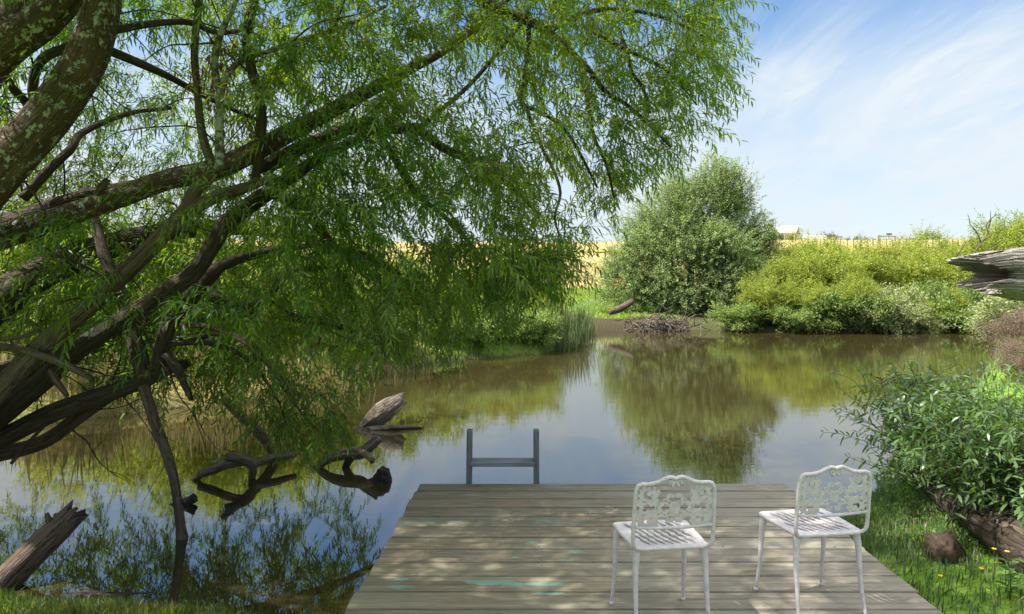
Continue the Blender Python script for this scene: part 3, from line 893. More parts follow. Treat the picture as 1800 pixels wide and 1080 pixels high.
limb([(790, -60, 6.0, 11), (850, 2, 6.0, 10), (905, 28, 6.0, 9), (955, 50, 6.0, 8), (995, 83, 6.0, 6), (1039, 128, 6.0, 5), (1067, 164, 6.0, 4.5), (1100, 183, 6.0, 4), (1139, 217, 6.0, 3), (1180, 260, 6.0, 2)], BARK_DARK, n=12, seed=25)
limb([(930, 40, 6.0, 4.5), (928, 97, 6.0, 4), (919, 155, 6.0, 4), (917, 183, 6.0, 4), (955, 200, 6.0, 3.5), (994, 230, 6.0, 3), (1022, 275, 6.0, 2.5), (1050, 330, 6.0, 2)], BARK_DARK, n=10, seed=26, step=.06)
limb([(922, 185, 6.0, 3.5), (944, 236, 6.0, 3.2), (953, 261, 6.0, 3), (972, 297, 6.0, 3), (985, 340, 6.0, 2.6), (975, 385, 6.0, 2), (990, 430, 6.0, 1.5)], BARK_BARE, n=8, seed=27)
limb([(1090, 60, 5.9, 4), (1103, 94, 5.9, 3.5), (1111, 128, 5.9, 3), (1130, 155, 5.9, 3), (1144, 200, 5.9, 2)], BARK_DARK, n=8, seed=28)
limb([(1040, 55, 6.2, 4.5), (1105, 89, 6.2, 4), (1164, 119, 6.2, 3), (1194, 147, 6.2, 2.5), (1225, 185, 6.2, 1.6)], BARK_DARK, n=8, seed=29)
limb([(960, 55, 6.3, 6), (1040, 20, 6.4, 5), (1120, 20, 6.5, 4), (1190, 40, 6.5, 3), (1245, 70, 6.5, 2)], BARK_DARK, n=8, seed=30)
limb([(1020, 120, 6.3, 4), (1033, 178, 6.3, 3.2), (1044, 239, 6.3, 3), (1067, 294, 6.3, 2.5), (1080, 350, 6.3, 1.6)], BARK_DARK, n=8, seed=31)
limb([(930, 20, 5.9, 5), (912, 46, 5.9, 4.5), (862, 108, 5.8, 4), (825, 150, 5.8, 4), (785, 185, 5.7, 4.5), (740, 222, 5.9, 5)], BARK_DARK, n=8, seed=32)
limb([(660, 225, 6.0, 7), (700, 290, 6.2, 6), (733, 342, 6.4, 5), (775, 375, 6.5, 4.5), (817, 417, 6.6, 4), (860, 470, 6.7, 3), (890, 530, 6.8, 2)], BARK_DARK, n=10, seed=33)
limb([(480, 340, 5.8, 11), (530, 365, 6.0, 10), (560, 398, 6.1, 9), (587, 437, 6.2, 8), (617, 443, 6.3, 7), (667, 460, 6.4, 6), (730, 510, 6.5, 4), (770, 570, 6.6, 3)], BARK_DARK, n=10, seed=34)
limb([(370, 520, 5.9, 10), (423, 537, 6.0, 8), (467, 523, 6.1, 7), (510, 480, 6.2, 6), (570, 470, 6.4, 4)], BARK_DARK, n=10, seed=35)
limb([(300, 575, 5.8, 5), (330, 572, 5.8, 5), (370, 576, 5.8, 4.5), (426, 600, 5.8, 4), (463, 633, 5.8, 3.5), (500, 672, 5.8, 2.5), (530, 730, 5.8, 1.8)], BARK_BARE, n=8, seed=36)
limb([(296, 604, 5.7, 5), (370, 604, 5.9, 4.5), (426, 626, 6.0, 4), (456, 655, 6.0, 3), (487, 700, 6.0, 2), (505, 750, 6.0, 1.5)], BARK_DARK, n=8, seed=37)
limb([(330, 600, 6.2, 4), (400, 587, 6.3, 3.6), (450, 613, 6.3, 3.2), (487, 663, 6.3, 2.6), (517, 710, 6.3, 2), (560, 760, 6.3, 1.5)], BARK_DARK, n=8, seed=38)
limb([(-40, 606, 5.1, 7), (20, 612, 5.1, 7), (74, 624, 5.1, 8), (120, 643, 5.1, 7), (164, 667, 5.1, 5)], BARK_BARE, 'dead_branch', 12, .12, .03, 39, nodes=False, jag=.02, label='grey dead stub sticking out below the limbs')
limb([(-40, 598, 5.15, 4), (30, 594, 5.1, 4), (70, 581, 5.1, 3)], BARK_BARE, 'dead_branch', 8, .1, .03, 40, nodes=False)
limb([(88, 650, 5.3, 6), (100, 672, 5.3, 6), (119, 697, 5.3, 4)], BARK_BARE, 'dead_branch', 8, .1, .03, 41, nodes=False)
limb([(20, 815, 5.6, 3), (50, 778, 5.6, 3), (82, 745, 5.6, 2.5)], BARK_DARK, 'dead_branch', 8, .1, .03, 42, nodes=False)
limb([(170, 342, 5.28, 7), (178, 330, 5.2, 7), (186, 320, 5.15, 6)], BARK_BARE, 'broken_branch', 10, .12, .02, 43, nodes=False, jag=.02)
# high limbs that carry the crown above and behind the frame
limb([W5(-4.9, 5.1, 1.2, .28), W5(-5.0, 4.4, 2.6, .22), W5(-4.6, 3.4, 4.0, .16), W5(-3.6, 2.6, 5.0, .11), W5(-2.2, 2.2, 5.6, .07), W5(-.9, 2.2, 5.7, .04)], BARK, seed=44)
limb([W5(-4.9, 5.4, 1.2, .26), W5(-5.0, 6.2, 3.2, .2), W5(-4.3, 6.6, 5.0, .14), W5(-3.0, 6.8, 6.2, .09), W5(-1.4, 6.8, 6.9, .05)], BARK, seed=45)

limb([W5(-4.9, 5.5, .9, .22), W5(-4.6, 6.8, 1.8, .16), W5(-3.9, 8.2, 2.3, .11), W5(-2.9, 9.2, 2.3, .07), W5(-1.9, 9.9, 1.9, .04)], BARK_DARK, n=16, rough=.15, seed=46)
limb([W5(-4.9, 5.6, .5, .18), W5(-4.4, 6.9, 1.0, .12), W5(-3.5, 7.8, 1.3, .08), W5(-2.4, 8.3, 1.2, .05), W5(-1.5, 8.6, .9, .03)], BARK_DARK, n=16, rough=.15, seed=47)
limb([W5(-3.6, 2.6, 5.0, .10), W5(-2.2, 1.4, 4.9, .08), W5(-.6, .9, 4.8, .055), W5(.9, .9, 4.5, .03)], BARK, n=12, seed=48)
# ---- foliage: branchlets grow from the nearest wood to points spread through the crown
crown_poly = np.array([(-260, -420), (1130, -420), (1240, -200), (1283, -10), (1284, 50), (1252, 110), (1262, 180), (1272, 225), (1232, 275), (1195, 312), (1140, 335), (1085, 372), (1062, 430), (1032, 452),
                       (1008, 470), (980, 505), (925, 520), (885, 560), (815, 580), (790, 640), (740, 610), (690, 640), (640, 610), (560, 640), (480, 660), (400, 620), (330, 640), (200, 620), (60, 590), (-260, 600)], float)


def in_poly(pt, poly):
    x, y = pt; c = False
    for (ax, ay), (bx, by) in zip(poly, np.roll(poly, -1, 0)):
        if ((ay > y) != (by > y)) and x < (bx - ax) * (y - ay) / (by - ay + 1e-12) + ax: c = not c
    return c


gaps = [(790, 165, 62, 42), (850, 130, 55, 40), (235, 95, 60, 50), (70, 120, 45, 55), (975, 395, 32, 60), (1010, 335, 30, 35), (960, 330, 22, 60), (1180, 330, 40, 30), (40, 190, 40, 40), (300, 110, 40, 40), (730, 630, 40, 25), (340, 720, 80, 50)]
att = []
tries = 0
while len(att) < 1640 and tries < 60000:
    tries += 1
    px, py = random.uniform(-250, 1285), random.uniform(-400, 815)
    if not in_poly((px, py), crown_poly): continue
    if any(((px - a) / rx) ** 2 + ((py - b) / ry) ** 2 < 1 and random.random() < .97 for a, b, rx, ry in gaps): continue
    w = 1.0
    if px < 420: w = .9 if py < 300 else 1.1
    if py < -60: w *= .55
    if py > 600: w *= .6 if px < 420 else .8
    if 480 < px < 950 and 0 < py < 560: w *= 1.4
    if random.random() > w / 1.4: continue
    if px < 450 and py > -40:
        Y = random.uniform(6.5, 9.0) if random.random() < .95 else random.uniform(4.6, 5.1)
    elif px < 1000:
        Y = random.uniform(5.0, 8.3)
        if random.random() < .25: Y = random.uniform(4.7, 5.6)
    else:
        Y = random.uniform(5.3, 7.6)
    if py > 640: Y = min(Y, random.uniform(5.4, 7.2))
    z = P(px, py, Y)
    if z[2] < WZ + .25: continue
    att.append(z)
for _ in range(200):                      # overhead part of the crown, above and behind the viewpoint
    for _t in range(60):
        q = np.array([random.uniform(-3.2, 2.2), random.uniform(-.6, 4.4), random.uniform(2.9, 5.2)])
        if q[2] > CAMZ + .47 * max(q[1], .5) + .35 and q[0] < 2.2 - .12 * q[1] - .35 * abs(q[2] - 4): break
    att.append(q)
for px, py, sx_, sy_, n_ in ((915, 450, 60, 45, 30), (840, 500, 50, 40, 12), (250, 560, 110, 50, 34), (90, 500, 60, 60, 14), (380, 610, 50, 40, 14), (520, 745, 45, 40, 22), (470, 700, 40, 30, 8), (600, 690, 30, 30, 7), (690, 655, 40, 18, 8), (785, 665, 14, 22, 5), (320, 700, 60, 30, 8), (230, 655, 50, 20, 8)):
    for _ in range(n_):
        att.append(P(random.gauss(px, sx_), random.gauss(py, sy_), random.uniform(5.9, 6.6)))
for _ in range(480):                      # dense boughs between the sun and the deck
    for _t in range(60):
        d_ = np.array([random.uniform(-.8, 2.6), random.uniform(2.2, 5.8), 0.0])
        z_ = random.uniform(2.8, 6.4)
        q = d_ + np.array(to_sun) * (z_ / to_sun.z)
        if q[2] > CAMZ + .47 * q[1] + .30: break
    att.append(q)
for _ in range(75):                       # boughs between the sun and the water beside the deck
    for _t in range(60):
        d_ = np.array([random.uniform(-2.6, -.7), random.uniform(3.3, 4.9), 0.0])
        q = d_ + np.array(to_sun) * (random.uniform(2.4, 5.0) / to_sun.z)
        if q[2] > CAMZ + .47 * q[1] + .30 or q[0] < -.88 * q[1]: break
    att.append(q)
for _ in range(130):                      # boughs that shade the near left bank
    for _t in range(60):
        d_ = np.array([random.uniform(-4.8, -.8), random.uniform(2.6, 6.2), 0.0])
        q = d_ + np.array(to_sun) * (random.uniform(2.2, 4.8) / to_sun.z)
        if q[2] > CAMZ + .47 * q[1] + .30 or q[0] < -.88 * q[1]: break
    att.append(q)
for _ in range(330):                      # the far side of the crown, hanging low over the pond
    for _t in range(60):
        Y = random.uniform(7.4, 10.6)
        q = P(random.uniform(-200, 650), random.uniform(330, 700), Y)
        if q[2] > .15 and in_poly(((q[0] / Y * F + CX), (HZ - (q[2] - CAMZ) / Y * F)), crown_poly): break
    att.append(q)
for _ in range(16):                       # top of the crown
    att.append(np.array([random.uniform(-5.5, 1.0), random.uniform(5, 8), random.uniform(5.2, 7.4)]))
att = np.array(att)
nodes = np.array(NODES); nr = np.array(NRAD)
d0 = np.array([np.min(np.linalg.norm(nodes - a, axis=1)) for a in att])
att = att[np.argsort(d0)]
tw = Geo(); lf = Geo()
SP, SD = [], []
crown_c = np.array([-2.0, 6.2, 3.0])
cur, curr = list(nodes), list(nr)
for ai, a in enumerate(att):
    nn = np.array(cur); dist = np.linalg.norm(nn - a, axis=1) + np.maximum(0, nn[:, 2] - a[2] - .8) * .25 + np.maximum(0, a[2] - nn[:, 2] - .3) * .2
    k = int(np.argmin(dist)); b = nn[k]; D = np.linalg.norm(a - b)
    if D < .08: continue
    mid = (a + b) / 2 + np.array([0, 0, .14 * D]) + rng.normal(size=3) * .07 * D
    t = np.linspace(0, 1, max(4, int(D / .12) + 2))[:, None]
    pts = b * (1 - t) ** 2 + 2 * mid * t * (1 - t) + a * t * t + rng.normal(size=(len(t), 3)) * .012 * (t > 0)
    r0 = min(curr[k] * .6, .006 + .010 * D)
    rad = np.linspace(r0, .0025, len(pts))
    tw.tube(pts, rad, 5 if r0 < .012 else 7, None, 0, seed=ai, cap=False)
    cur.extend(pts[1:]); curr.extend(rad[1:])
    tang = nrm(np.gradient(pts, axis=0))
    ns = int(np.clip(3 + D * 5.0, 5, 10))
    for tt in np.concatenate([rng.uniform(max(.1, 1 - .9 / max(D, .5)), 1, ns - 1), [1.0]]):
        i = min(int(tt * (len(pts) - 1)), len(pts) - 1)
        out = a - crown_c; out[2] *= .3; out = nrm(out)
        SP.append(pts[i]); SD.append(nrm(tang[i] * .55 + out * .45 + rng.normal(size=3) * .55 + np.array([0, 0, .05])))
SP, SD = np.array(SP), np.array(SD)
left = [i for i in range(len(nodes)) if nr[i] > .012 and nodes[i][1] < 6.4 and CX + nodes[i][0] / nodes[i][1] * F < 620]
for ti in range(110):
    b = nodes[random.choice(left)]; L_ = random.uniform(.5, 1.5)
    d = nrm([random.gauss(.35, .8), random.gauss(.1, .4), random.gauss(.15, .75)])
    pts = [b]; dd = d
    for q in range(7):
        dd = nrm(dd + rng.normal(size=3) * .22 + np.array([0, 0, -.05])); pts.append(pts[-1] + dd * L_ / 7)
    if min(p_[2] for p_ in pts) < WZ + .1: continue
    r0 = random.uniform(.005, .011); tw.tube(np.array(pts), np.linspace(r0, .002, 8), 6, .06, 0, seed=ti, cap=False)
    for q in (3, 5):
        d2 = nrm(dd + rng.normal(size=3) * .8); tw.tube(np.array([pts[q], pts[q] + d2 * L_ * .15, pts[q] + d2 * L_ * .3 + [0, 0, -.03]]), [r0 * .5, r0 * .35, .0015], 5, .06, 0, seed=ti, cap=False)
ln = rng.uniform(.28, .72, len(SP))
# the crown's lower outline: drop shoots that would hang below it
tip = SP + SD * ln[:, None] * .45 + np.array([0, 0, -1.0]) * (ln * .55)[:, None]
tpx, tpy = CX + tip[:, 0] / np.maximum(tip[:, 1], .3) * F, HZ - (tip[:, 2] - CAMZ) / np.maximum(tip[:, 1], .3) * F
lim = np.interp(tpx, [-260, 60, 150, 220, 300, 420, 455, 500, 570, 610, 635, 665, 700, 740, 790, 830, 900, 960, 1010, 1030, 1065, 1100, 1200, 1290], [880, 730, 730, 740, 760, 770, 800, 835, 840, 815, 735, 690, 685, 670, 690, 640, 600, 560, 530, 465, 445, 375, 325, 265])
rlim = np.interp(tpy, [-300, -60, 40, 150, 215, 300, 400], [1300, 1300, 1296, 1275, 1290, 1235, 1110]) + rng.normal(size=len(SP)) * 8
ok_ = ((tpy < lim + rng.normal(size=len(SP)) * 10) & ((tpx < rlim) | (tpy < -60))) | (tip[:, 1] < .4)
ok_ &= ~((SP[:, 1] < 4.5) & (SP[:, 1] > .1) & (tpy > -60) & (tpx > 250))
ok_ &= ~((SP[:, 1] < 3.6) & (tpy > -90) & (tip[:, 1] > .1))
SP, SD, ln = SP[ok_], SD[ok_], ln[ok_]
shoots(lf, tw, SP, SD, ln, rng.uniform(.15, .85, len(SP)), .021, .096, .0138, .0019, .28, .75, False, rng, .30)
lf.build('crown', LEAF, willow)
tw.build('twigs', TWIG, willow)
dry = Geo()
dp = np.array([P(random.gauss(388, 26), random.gauss(125, 36), random.uniform(5.1, 5.5)) for _ in range(40)] + [P(random.gauss(402, 8), random.gauss(365, 10), 5.35) for _ in range(8)])
shoots(dry, None, dp, nrm(rng.normal(size=dp.shape) + [0, 0, -.5]), np.full(len(dp), .12), np.full(len(dp), .9), .02, .075, .013, 0, .4, .6, False, rng, .8)
dry.build('withered_leaves', LEAF_BROWN, willow)

# ------------------------------------------------------------------ shrubs and other trees
def bush(name, loc, label, cat, group, lmat, smat, seed, w, d, h, nclump, per, slen, L, W, spacing, lobes=None, up=.5, droop=.25, stems=14, srad=.03, hang=.05, base_z=0.02, clip=None, wisps=0):
    gen = np.random.default_rng(seed)
    t = thing(name, loc, label, cat, group)
    bx, by, bz = loc
    cs = []
    lob = lobes or [(gen.uniform(-.32, .32) * w, gen.uniform(-.3, .3) * d, gen.uniform(.25, .62) * h, gen.uniform(.20, .34)) for _ in range(9)]
    lw = np.array([q_[3] ** 2 for q_ in lob]); lw = lw / lw.sum()
    while len(cs) < nclump:
        l = lob[gen.choice(len(lob), p=lw)]
        v = nrm(gen.normal(size=3)); r = gen.uniform(.55, 1.0) ** .5
        rx = l[3] * w; ry = l[3] * d; rz = l[3] * h * 1.1 if not lobes else l[3] * w * .95
        c = np.array([l[0], l[1], l[2]]) + v * np.array([rx, ry, rz]) * r
        if c[2] < base_z: continue
        if clip is not None and clip(c): continue
        cs.append(c)
    cs = np.array(cs)
    st = Geo(); lg = Geo()
    for i in gen.choice(len(cs), min(stems, len(cs)), replace=False):
        e = cs[i]; b0 = np.array([gen.normal() * .06 * w, gen.normal() * .06 * d, -.15])
        m = b0 * .45 + e * .55 + np.array([0, 0, .12 * h]) + gen.normal(size=3) * .04 * h
        st.tube(np.array([b0, b0 * .8 + m * .2 + [0, 0, .04 * h], m, e]) + np.array(loc), [srad, srad * .85, srad * .55, srad * .15], 7, .12 * max(1, h / 4), .08, seed=int(i))
    p = np.repeat(cs, per, 0); p = p + gen.normal(size=p.shape) * .045 * np.array([w, d, h]) * .8
    ctr = np.array([0, 0, h * .3])
    dd = nrm(nrm(p - ctr) * .6 + np.array([0, 0, up]) + gen.normal(size=p.shape) * .5)
    if wisps:
        tops = cs[np.argsort(-cs[:, 2] + gen.uniform(0, .35 * h, len(cs)))[:wisps]]
        wd = nrm(np.stack([gen.normal(size=wisps) * .25, gen.normal(size=wisps) * .25, np.ones(wisps)], 1))
        shoots(lg, st, tops + np.array(loc), wd, gen.uniform(.08, .24, wisps) * h, gen.uniform(.0, .25, wisps), spacing * 1.3, L, W, .005, .1, .7, True, gen, .0, 7)
    keep = p[:, 2] > base_z
    p, dd = p[keep], dd[keep]
    n = len(p)
    shoots(lg, st, p + np.array(loc), dd, gen.uniform(.6, 1.4, n) * slen, gen.uniform(.5, 1.2, n) * droop, spacing, L, W, .003 * max(1, h / 4), .1, .8, True, gen, hang, 5)
    lg.build('foliage' if cat != 'tree' else 'crown', lmat, t)
    st.build('stems' if cat != 'tree' else 'trunk', smat, t)
    return t


STEM = bark_mat('shrub_stem', (.02, .016, .012), (.06, .047, .036), (.12, .10, .08))
GB = 'willow bushes along the far bank'
Yt = 35.2
tree = bush('broad_willow', (9.3, Yt, gz(9.3, Yt)), 'broad round willow standing alone on the far bank, tallest tree across the water', 'tree', None, TREE_L, BARK_DARK, 21, 8.4, 6.5, 8.2, 430, 34, .62, .16, .05, .050, wisps=70,
            lobes=[(0, .3, 1.9, .34), (-2.5, -.3, 2.3, .22), (2.2, 0, 2.4, .25), (1.2, .2, 4.6, .23), (-1.1, 0, 4.7, .20), (1.1, 0, 6.0, .17), (1.5, .1, 6.9, .11), (-.4, .3, 5.9, .14), (2.5, 0, 5.2, .14), (-3.1, .2, 1.2, .17), (3.1, .1, 1.3, .17), (2.7, 0, 4.0, .15), (-2.3, .2, 4.0, .14), (.2, -1.4, 1.1, .20), (2, -1.5, 1.0, .19), (-1.8, -1.4, .9, .18), (3.0, -1.2, .7, .15), (1.0, -1.6, 2.6, .18), (-2.2, -1.0, 2.4, .17), (0, -.8, 3.6, .19)],
            stems=0, droop=.2, up=.45, clip=lambda c: c[1] < .5 and (abs(c[0] + .9) < .6) and 1.5 < c[2] < 2.6)
st = Geo()
for (a, b, c, r) in (((.2, 0, -.2), (-.3, .1, 1.6), (-1.8, 0, 4.6), .20), ((.1, 0, -.2), (.2, .2, 2.4), (.9, .2, 6.8), .24), ((.3, 0, -.2), (1.4, 0, 1.8), (2.6, .2, 4.2), .17), ((-.1, -.2, -.2), (-1.2, -.4, 1.0), (-2.8, -.4, 2.4), .15), ((0, .1, -.2), (-.9, -.1, 2.0), (-.6, 0, 5.6), .18)):
    L0 = np.array([9.1, Yt, gz(9.1, Yt)])
    st.tube(np.array([a, (np.array(a) + b) / 2, b, (np.array(b) + c) / 2, c]) + L0, [r, r * .85, r * .7, r * .45, r * .12], 12, .15, .1, seed=int(r * 100))
st.build('limbs', BARK_DARK, tree)

# prototypes for the bushes on the far bank, then copies
protoA = bush('willow_bush', (13.3, 32.4, gz(13.3, 32.4)), 'yellow-green willow bush right beside the broad round willow', 'shrub', GB, SHRUB_Y, STEM, 31, 4.8, 3.8, 3.7, 150, 25, .5, .15, .044, .05, wisps=46)
protoB = bush('willow_bush', (16.6, 33.2, gz(16.6, 33.2)), 'yellow-green willow bush behind the pale round bush on the far bank', 'shrub', GB, SHRUB_Y, STEM, 32, 5.4, 4.0, 3.85, 160, 25, .5, .15, .044, .05, wisps=50)
protoC = bush('willow_bush', (14.2, 29.4, gz(14.2, 29.4) - .1), 'low dark green bush at the far waterline right of the broad willow', 'shrub', GB, SHRUB_D, STEM, 33, 3.6, 2.4, 1.7, 90, 21, .42, .16, .050, .055)
far_bushes = [(protoA, 19.6, 33.8, 2.0, 1.0, 'yellow-green willow bush below the timber gate frame on the far bank'),
              (protoB, 22.4, 34.6, 1.0, 1.12, 'large willow bush rising left of the grey splintered log'),
              (protoA, 25.2, 35.0, 4.0, 1.25, 'tall yellow-green willow bush behind the tip of the splintered log'),
              (protoB, 11.8, 30.5, 2.7, .62, 'yellow-green bush low at the waterline, touching the right skirt of the broad willow'),
              (protoA, 14.4, 30.3, 5.3, .62, 'yellow-green bush at the waterline left of the pale round bush'),
              (protoB, 18.5, 30.6, 4.6, .60, 'yellow-green bush at the waterline right of the pale round bush'),
              (protoA, 20.6, 31.0, .4, .70, 'yellow-green bush at the waterline below the log tip'),
              (protoB, 15.0, 39.5, 3.4, 1.25, 'willow bush in the back row, below the white wall on the ridge'),
              (protoA, 18.4, 40.0, .7, 1.1, 'willow bush in the back row, below the wire fence'),
              (protoB, 22.0, 40.5, 5.2, 1.2, 'willow bush in the back row, nearest the small sapling')]
for s, x, y, rz, k_, lab in far_bushes:
    copy_thing(s, (x, y, gz(x, y) - .05), rz, (k_, k_, k_ * .95), lab, GB)
low = [(15.0, 30.6, 5.6, .7, 'low green bush hard against the left side of the pale round bush'),
       (12.9, 30.3, 3.9, .6, 'low green bush at the far waterline, third from the broad willow'),
       (10.4, 30.3, 0.6, .85, 'low grey-green bush at the waterline in front of the broad willow'),
       (11.7, 29.6, 2.1, .8, 'small grey-green bush at the waterline, just right of the broad willow trunk'),
       (19.2, 30.6, 3.3, .95, 'dark low bush at the waterline, right of the pale round bush'),
       (21.3, 31.4, 4.4, .95, 'grey-green low bush at the far waterline below the splintered log tip')]
for x, y, rz, k_, lab in low:
    copy_thing(protoC, (x, y, gz(x, y) - .05), rz, (k_, k_, k_ * (.6 + 1.0 * abs(math.sin(x * 2.7)))), lab, GB)
pale = bush('round_bush', (16.2, 29.5, gz(16.2, 29.5) - .1), 'pale rounded bush overhanging the far waterline, brightest of the low bushes', 'shrub', None, SHRUB_G, STEM, 35, 2.7, 2.0, 2.1, 190, 12, .36, .15, .046, .05)
copy_thing(pale, (17.5, 29.9, gz(17.5, 29.9) - .1), 1.4, (.75, .75, .55), 'small pale mound of a bush against the right side of the brightest bush')
protoD = bush('willow_bush', (23.5, 31.0, gz(23.5, 31.0)), 'tall bushy willow at the right edge above the grey log', 'shrub', 'tall willow bushes on the right bank', SHRUB_Y, STEM, 36, 5.4, 5.0, 5.6, 200, 24, .6, .15, .044, .05, wisps=60)
copy_thing(protoD, (26.2, 29.0, gz(26.2, 29.0)), 2.2, (1.1, 1.1, 1.18), 'tallest willow bush on the right bank, cut by the photo edge')
copy_thing(protoC, (20.2, 29.6, gz(20.2, 29.6)), 1.0, (1.1, 1.1, .95), 'grey-green bush under the grey splintered log at the far right corner', GB)
copy_thing(pale, (15.6, 20.2, gz(15.6, 20.2)), 2.5, (1.1, 1.1, .75), 'grey-green bush behind the dry pinkish shrub', GB)
sap = bush('sapling_tree', (29.6, 47.0, gz(29.6, 47.0)), 'thin yellowish sapling standing on the skyline left of the bare dead branches', 'tree', None, SHRUB_Y, STEM, 38, 3.6, 3.2, 4.4, 90, 8, .5, .13, .035, .06, stems=10)
copy_thing(sap, (32.6, 46.0, gz(32.6, 46.0)), 1.9, (.9, .9, 1.1), 'thin greyish sapling directly behind the bare dead branches')
dryb = bush('dry_shrub', (11.9, 15.4, gz(11.9, 15.4)), 'dry pinkish brown feathery shrub on the right bank', 'shrub', None, PINK_L, STEM, 39, 2.2, 2.0, 1.25, 200, 12, .3, .045, .009, .018, up=.7, stems=24, srad=.015)
copy_thing(dryb, (10.7, 13.6, gz(10.7, 13.6)), 2.0, (.55, .55, .5), 'smaller dry brown shrub in front of the pinkish one')

copy_thing(dryb, (9.1, 11.8, gz(9.1, 11.8) - .05), .9, (.62, .6, .6), 'low dry brown shrub just behind the leafy shrub over the fallen trunk')
# left bank behind the willow
GL = 'bushes on the left bank behind the willow'
leftb = [(protoA, .3, 24.6, 1.7, .74, 'rounded bush on the left point, behind the tallest reeds'), (protoB, -2.2, 25.5, 4.0, .78, 'bush in the second row just left of the rounded bush on the point'), (protoA, -7.5, 15.5, .4, .8, 'yellow-green bush seen through the lowest willow limbs at far left'), (protoB, -4.6, 17.2, 2.0, .75, 'yellow-green bush behind the dark stem of the willow'),
         (protoA, -2.4, 20.4, 3.1, .72, 'sunlit bush behind the middle of the hanging willow leaves'), (protoB, -9.8, 19.5, 1.2, .95, 'bush behind the thick limbs at the left edge'),
         (protoA, -6.2, 23.5, 5.0, .9, 'tall bush in the second row of the left bank'), (protoB, -13.5, 22.0, 4.1, 1.0, 'bush farthest left beyond the limbs')]
for s, x, y, rz, k_, lab in leftb:
    copy_thing(s, (x, y, gz(x, y) - .05), rz, (k_, k_, k_), lab, GL)
for x, y, rz, k_, lab in ((-.55, 20.6, .3, .62, 'low grey-green bush spilling over the point of the left bank'), (.65, 21.6, 1.6, .58, 'low grey-green bush next to the reeds on the left point'), (-1.9, 19.6, 2.9, .60, 'low bush at the water on the left bank, beyond the pale log'),
                          (-3.2, 17.3, 4.4, .62, 'low bush on the left bank just left of the pale log')):
    copy_thing(protoC, (x, y, gz(x, y) - .06), rz, (k_ * 1.15, k_ * 1.1, k_), lab, GL)

# distant trees on the ridge
fr_ = bush('distant_tree', (0, 0, 0), 'x', 'tree', 'dark distant trees on the skyline', DARK_L, STEM, 41, 6.0, 6.0, 5.2, 70, 6, .7, .34, .16, .10, stems=5, srad=.12)
far_spots = [(1418, 414, 6, 'small dark tree on the skyline at the left end of the white wall'), (1437, 413, 6, 'dark tree on the skyline just above the white wall'), (1457, 409, 10, 'darkest tall tree behind the right end of the white wall'), (1467, 410, 9, 'rounded dark tree right of the white wall'),
             (1490, 417, 5, 'low dark tree left of the wispy bush tip on the skyline'), (1506, 414, 8, 'dark tree midway between white wall and gate frame'), (1522, 416, 6, 'low dark tree close left of the gate frame'), (1537, 419, 4, 'smallest dark tree touching the gate frame'),
             (1594, 418, 5, 'low dark tree just right of the gate frame'), (1608, 417, 6, 'low dark tree midway right of the gate frame'), (1622, 411, 8, 'dark tree at the left of the tall skyline clump'), (1634, 407, 12, 'tallest dark tree of the skyline clump at right'), (1650, 411, 9, 'dark tree at the right of the skyline clump'),
             (985, 420, 6, 'small dark tree on the skyline seen through the willow gap'), (965, 424, 5, 'low dark tree on the skyline at the left of the willow gap')]
YF = 185.0
for n_, (px, py, hh, lab) in enumerate(far_spots):
    x = (px - CX) / F * YF; top = CAMZ - (py - HZ) / F * YF; base = gz(x, YF) - .3
    H = max(1.5, top - base); k_ = H / 5.0
    wk = np.clip(hh / 10, .5, 1.2) * 1.0 * k_ / max(k_, .4) * .55
    if n_ == 0:
        fr_.location = (x, YF, base); fr_.scale = (wk, wk, k_); fr_['label'] = lab
    else:
        copy_thing(fr_, (x, YF, base), n_ * 1.3, (wk, wk, k_), lab)

# reeds at the point of the left bank
def reed(loc, label, seed, n=260, w=.75, h=1.7, mat=REED_L, name='reed_clump', cat='reeds', group='reed clumps on the left bank'):
    gen = np.random.default_rng(seed)
    t = thing(name, loc, label, cat, group)
    g = Geo()
    b = np.stack([gen.normal(size=n) * w * .4, gen.normal(size=n) * w * .4, np.full(n, -.1)], 1) + np.array(loc)
    d = nrm(np.stack([gen.normal(size=n) * .14, gen.normal(size=n) * .14, np.ones(n)], 1))
    leaves(g, b, d, np.stack([gen.normal(size=n), gen.normal(size=n), np.zeros(n)], 1), gen.uniform(.55, 1.1, n) * h, gen.uniform(.6, 1.2, n) * .03, .10)
    g.build('blades', mat, t)
    return t


r1 = reed((1.85, 22.6, gz(1.85, 22.6)), 'tallest reed clump at the tip of the left bank', 51)
for x, y, k_, lab in ((2.3, 25.0, 1.0, 'reed clump just behind the tallest one at the tip of the bank'), (1.2, 23.4, .9, 'reed clump left of the tallest one'), (2.75, 27.5, .75, 'farthest reed clump beside the grassy gap'), (1.6, 21.6, .55, 'shortest reed clump at the front of the point')):
    copy_thing(r1, (x, y, gz(x, y)), x * 3, (k_, k_, k_), lab)
s1 = reed((-5.2, 12.6, gz(-5.2, 12.6)), 'straw coloured reed clump under the drooping willow limbs', 52, 260, 1.3, .75, STRAW_L, 'straw_clump', 'reeds', 'dry straw clumps along the left shore')
for x, y, k_, lab in ((-7.0, 11.2, 1.0, 'dry straw clump at the left shore below the lowest limb'), (-3.9, 13.6, .9, 'dry straw clump behind the leaning pole'), (-2.9, 15.9, .8, 'dry straw clump near the pale log'), (-6.2, 13.6, 1.15, 'taller straw clump behind the hanging dead branch'), (-8.6, 11.4, 1.1, 'dry straw clump at the left edge')):
    copy_thing(s1, (x, y, gz(x, y)), x * 2, (k_, k_, k_), lab)

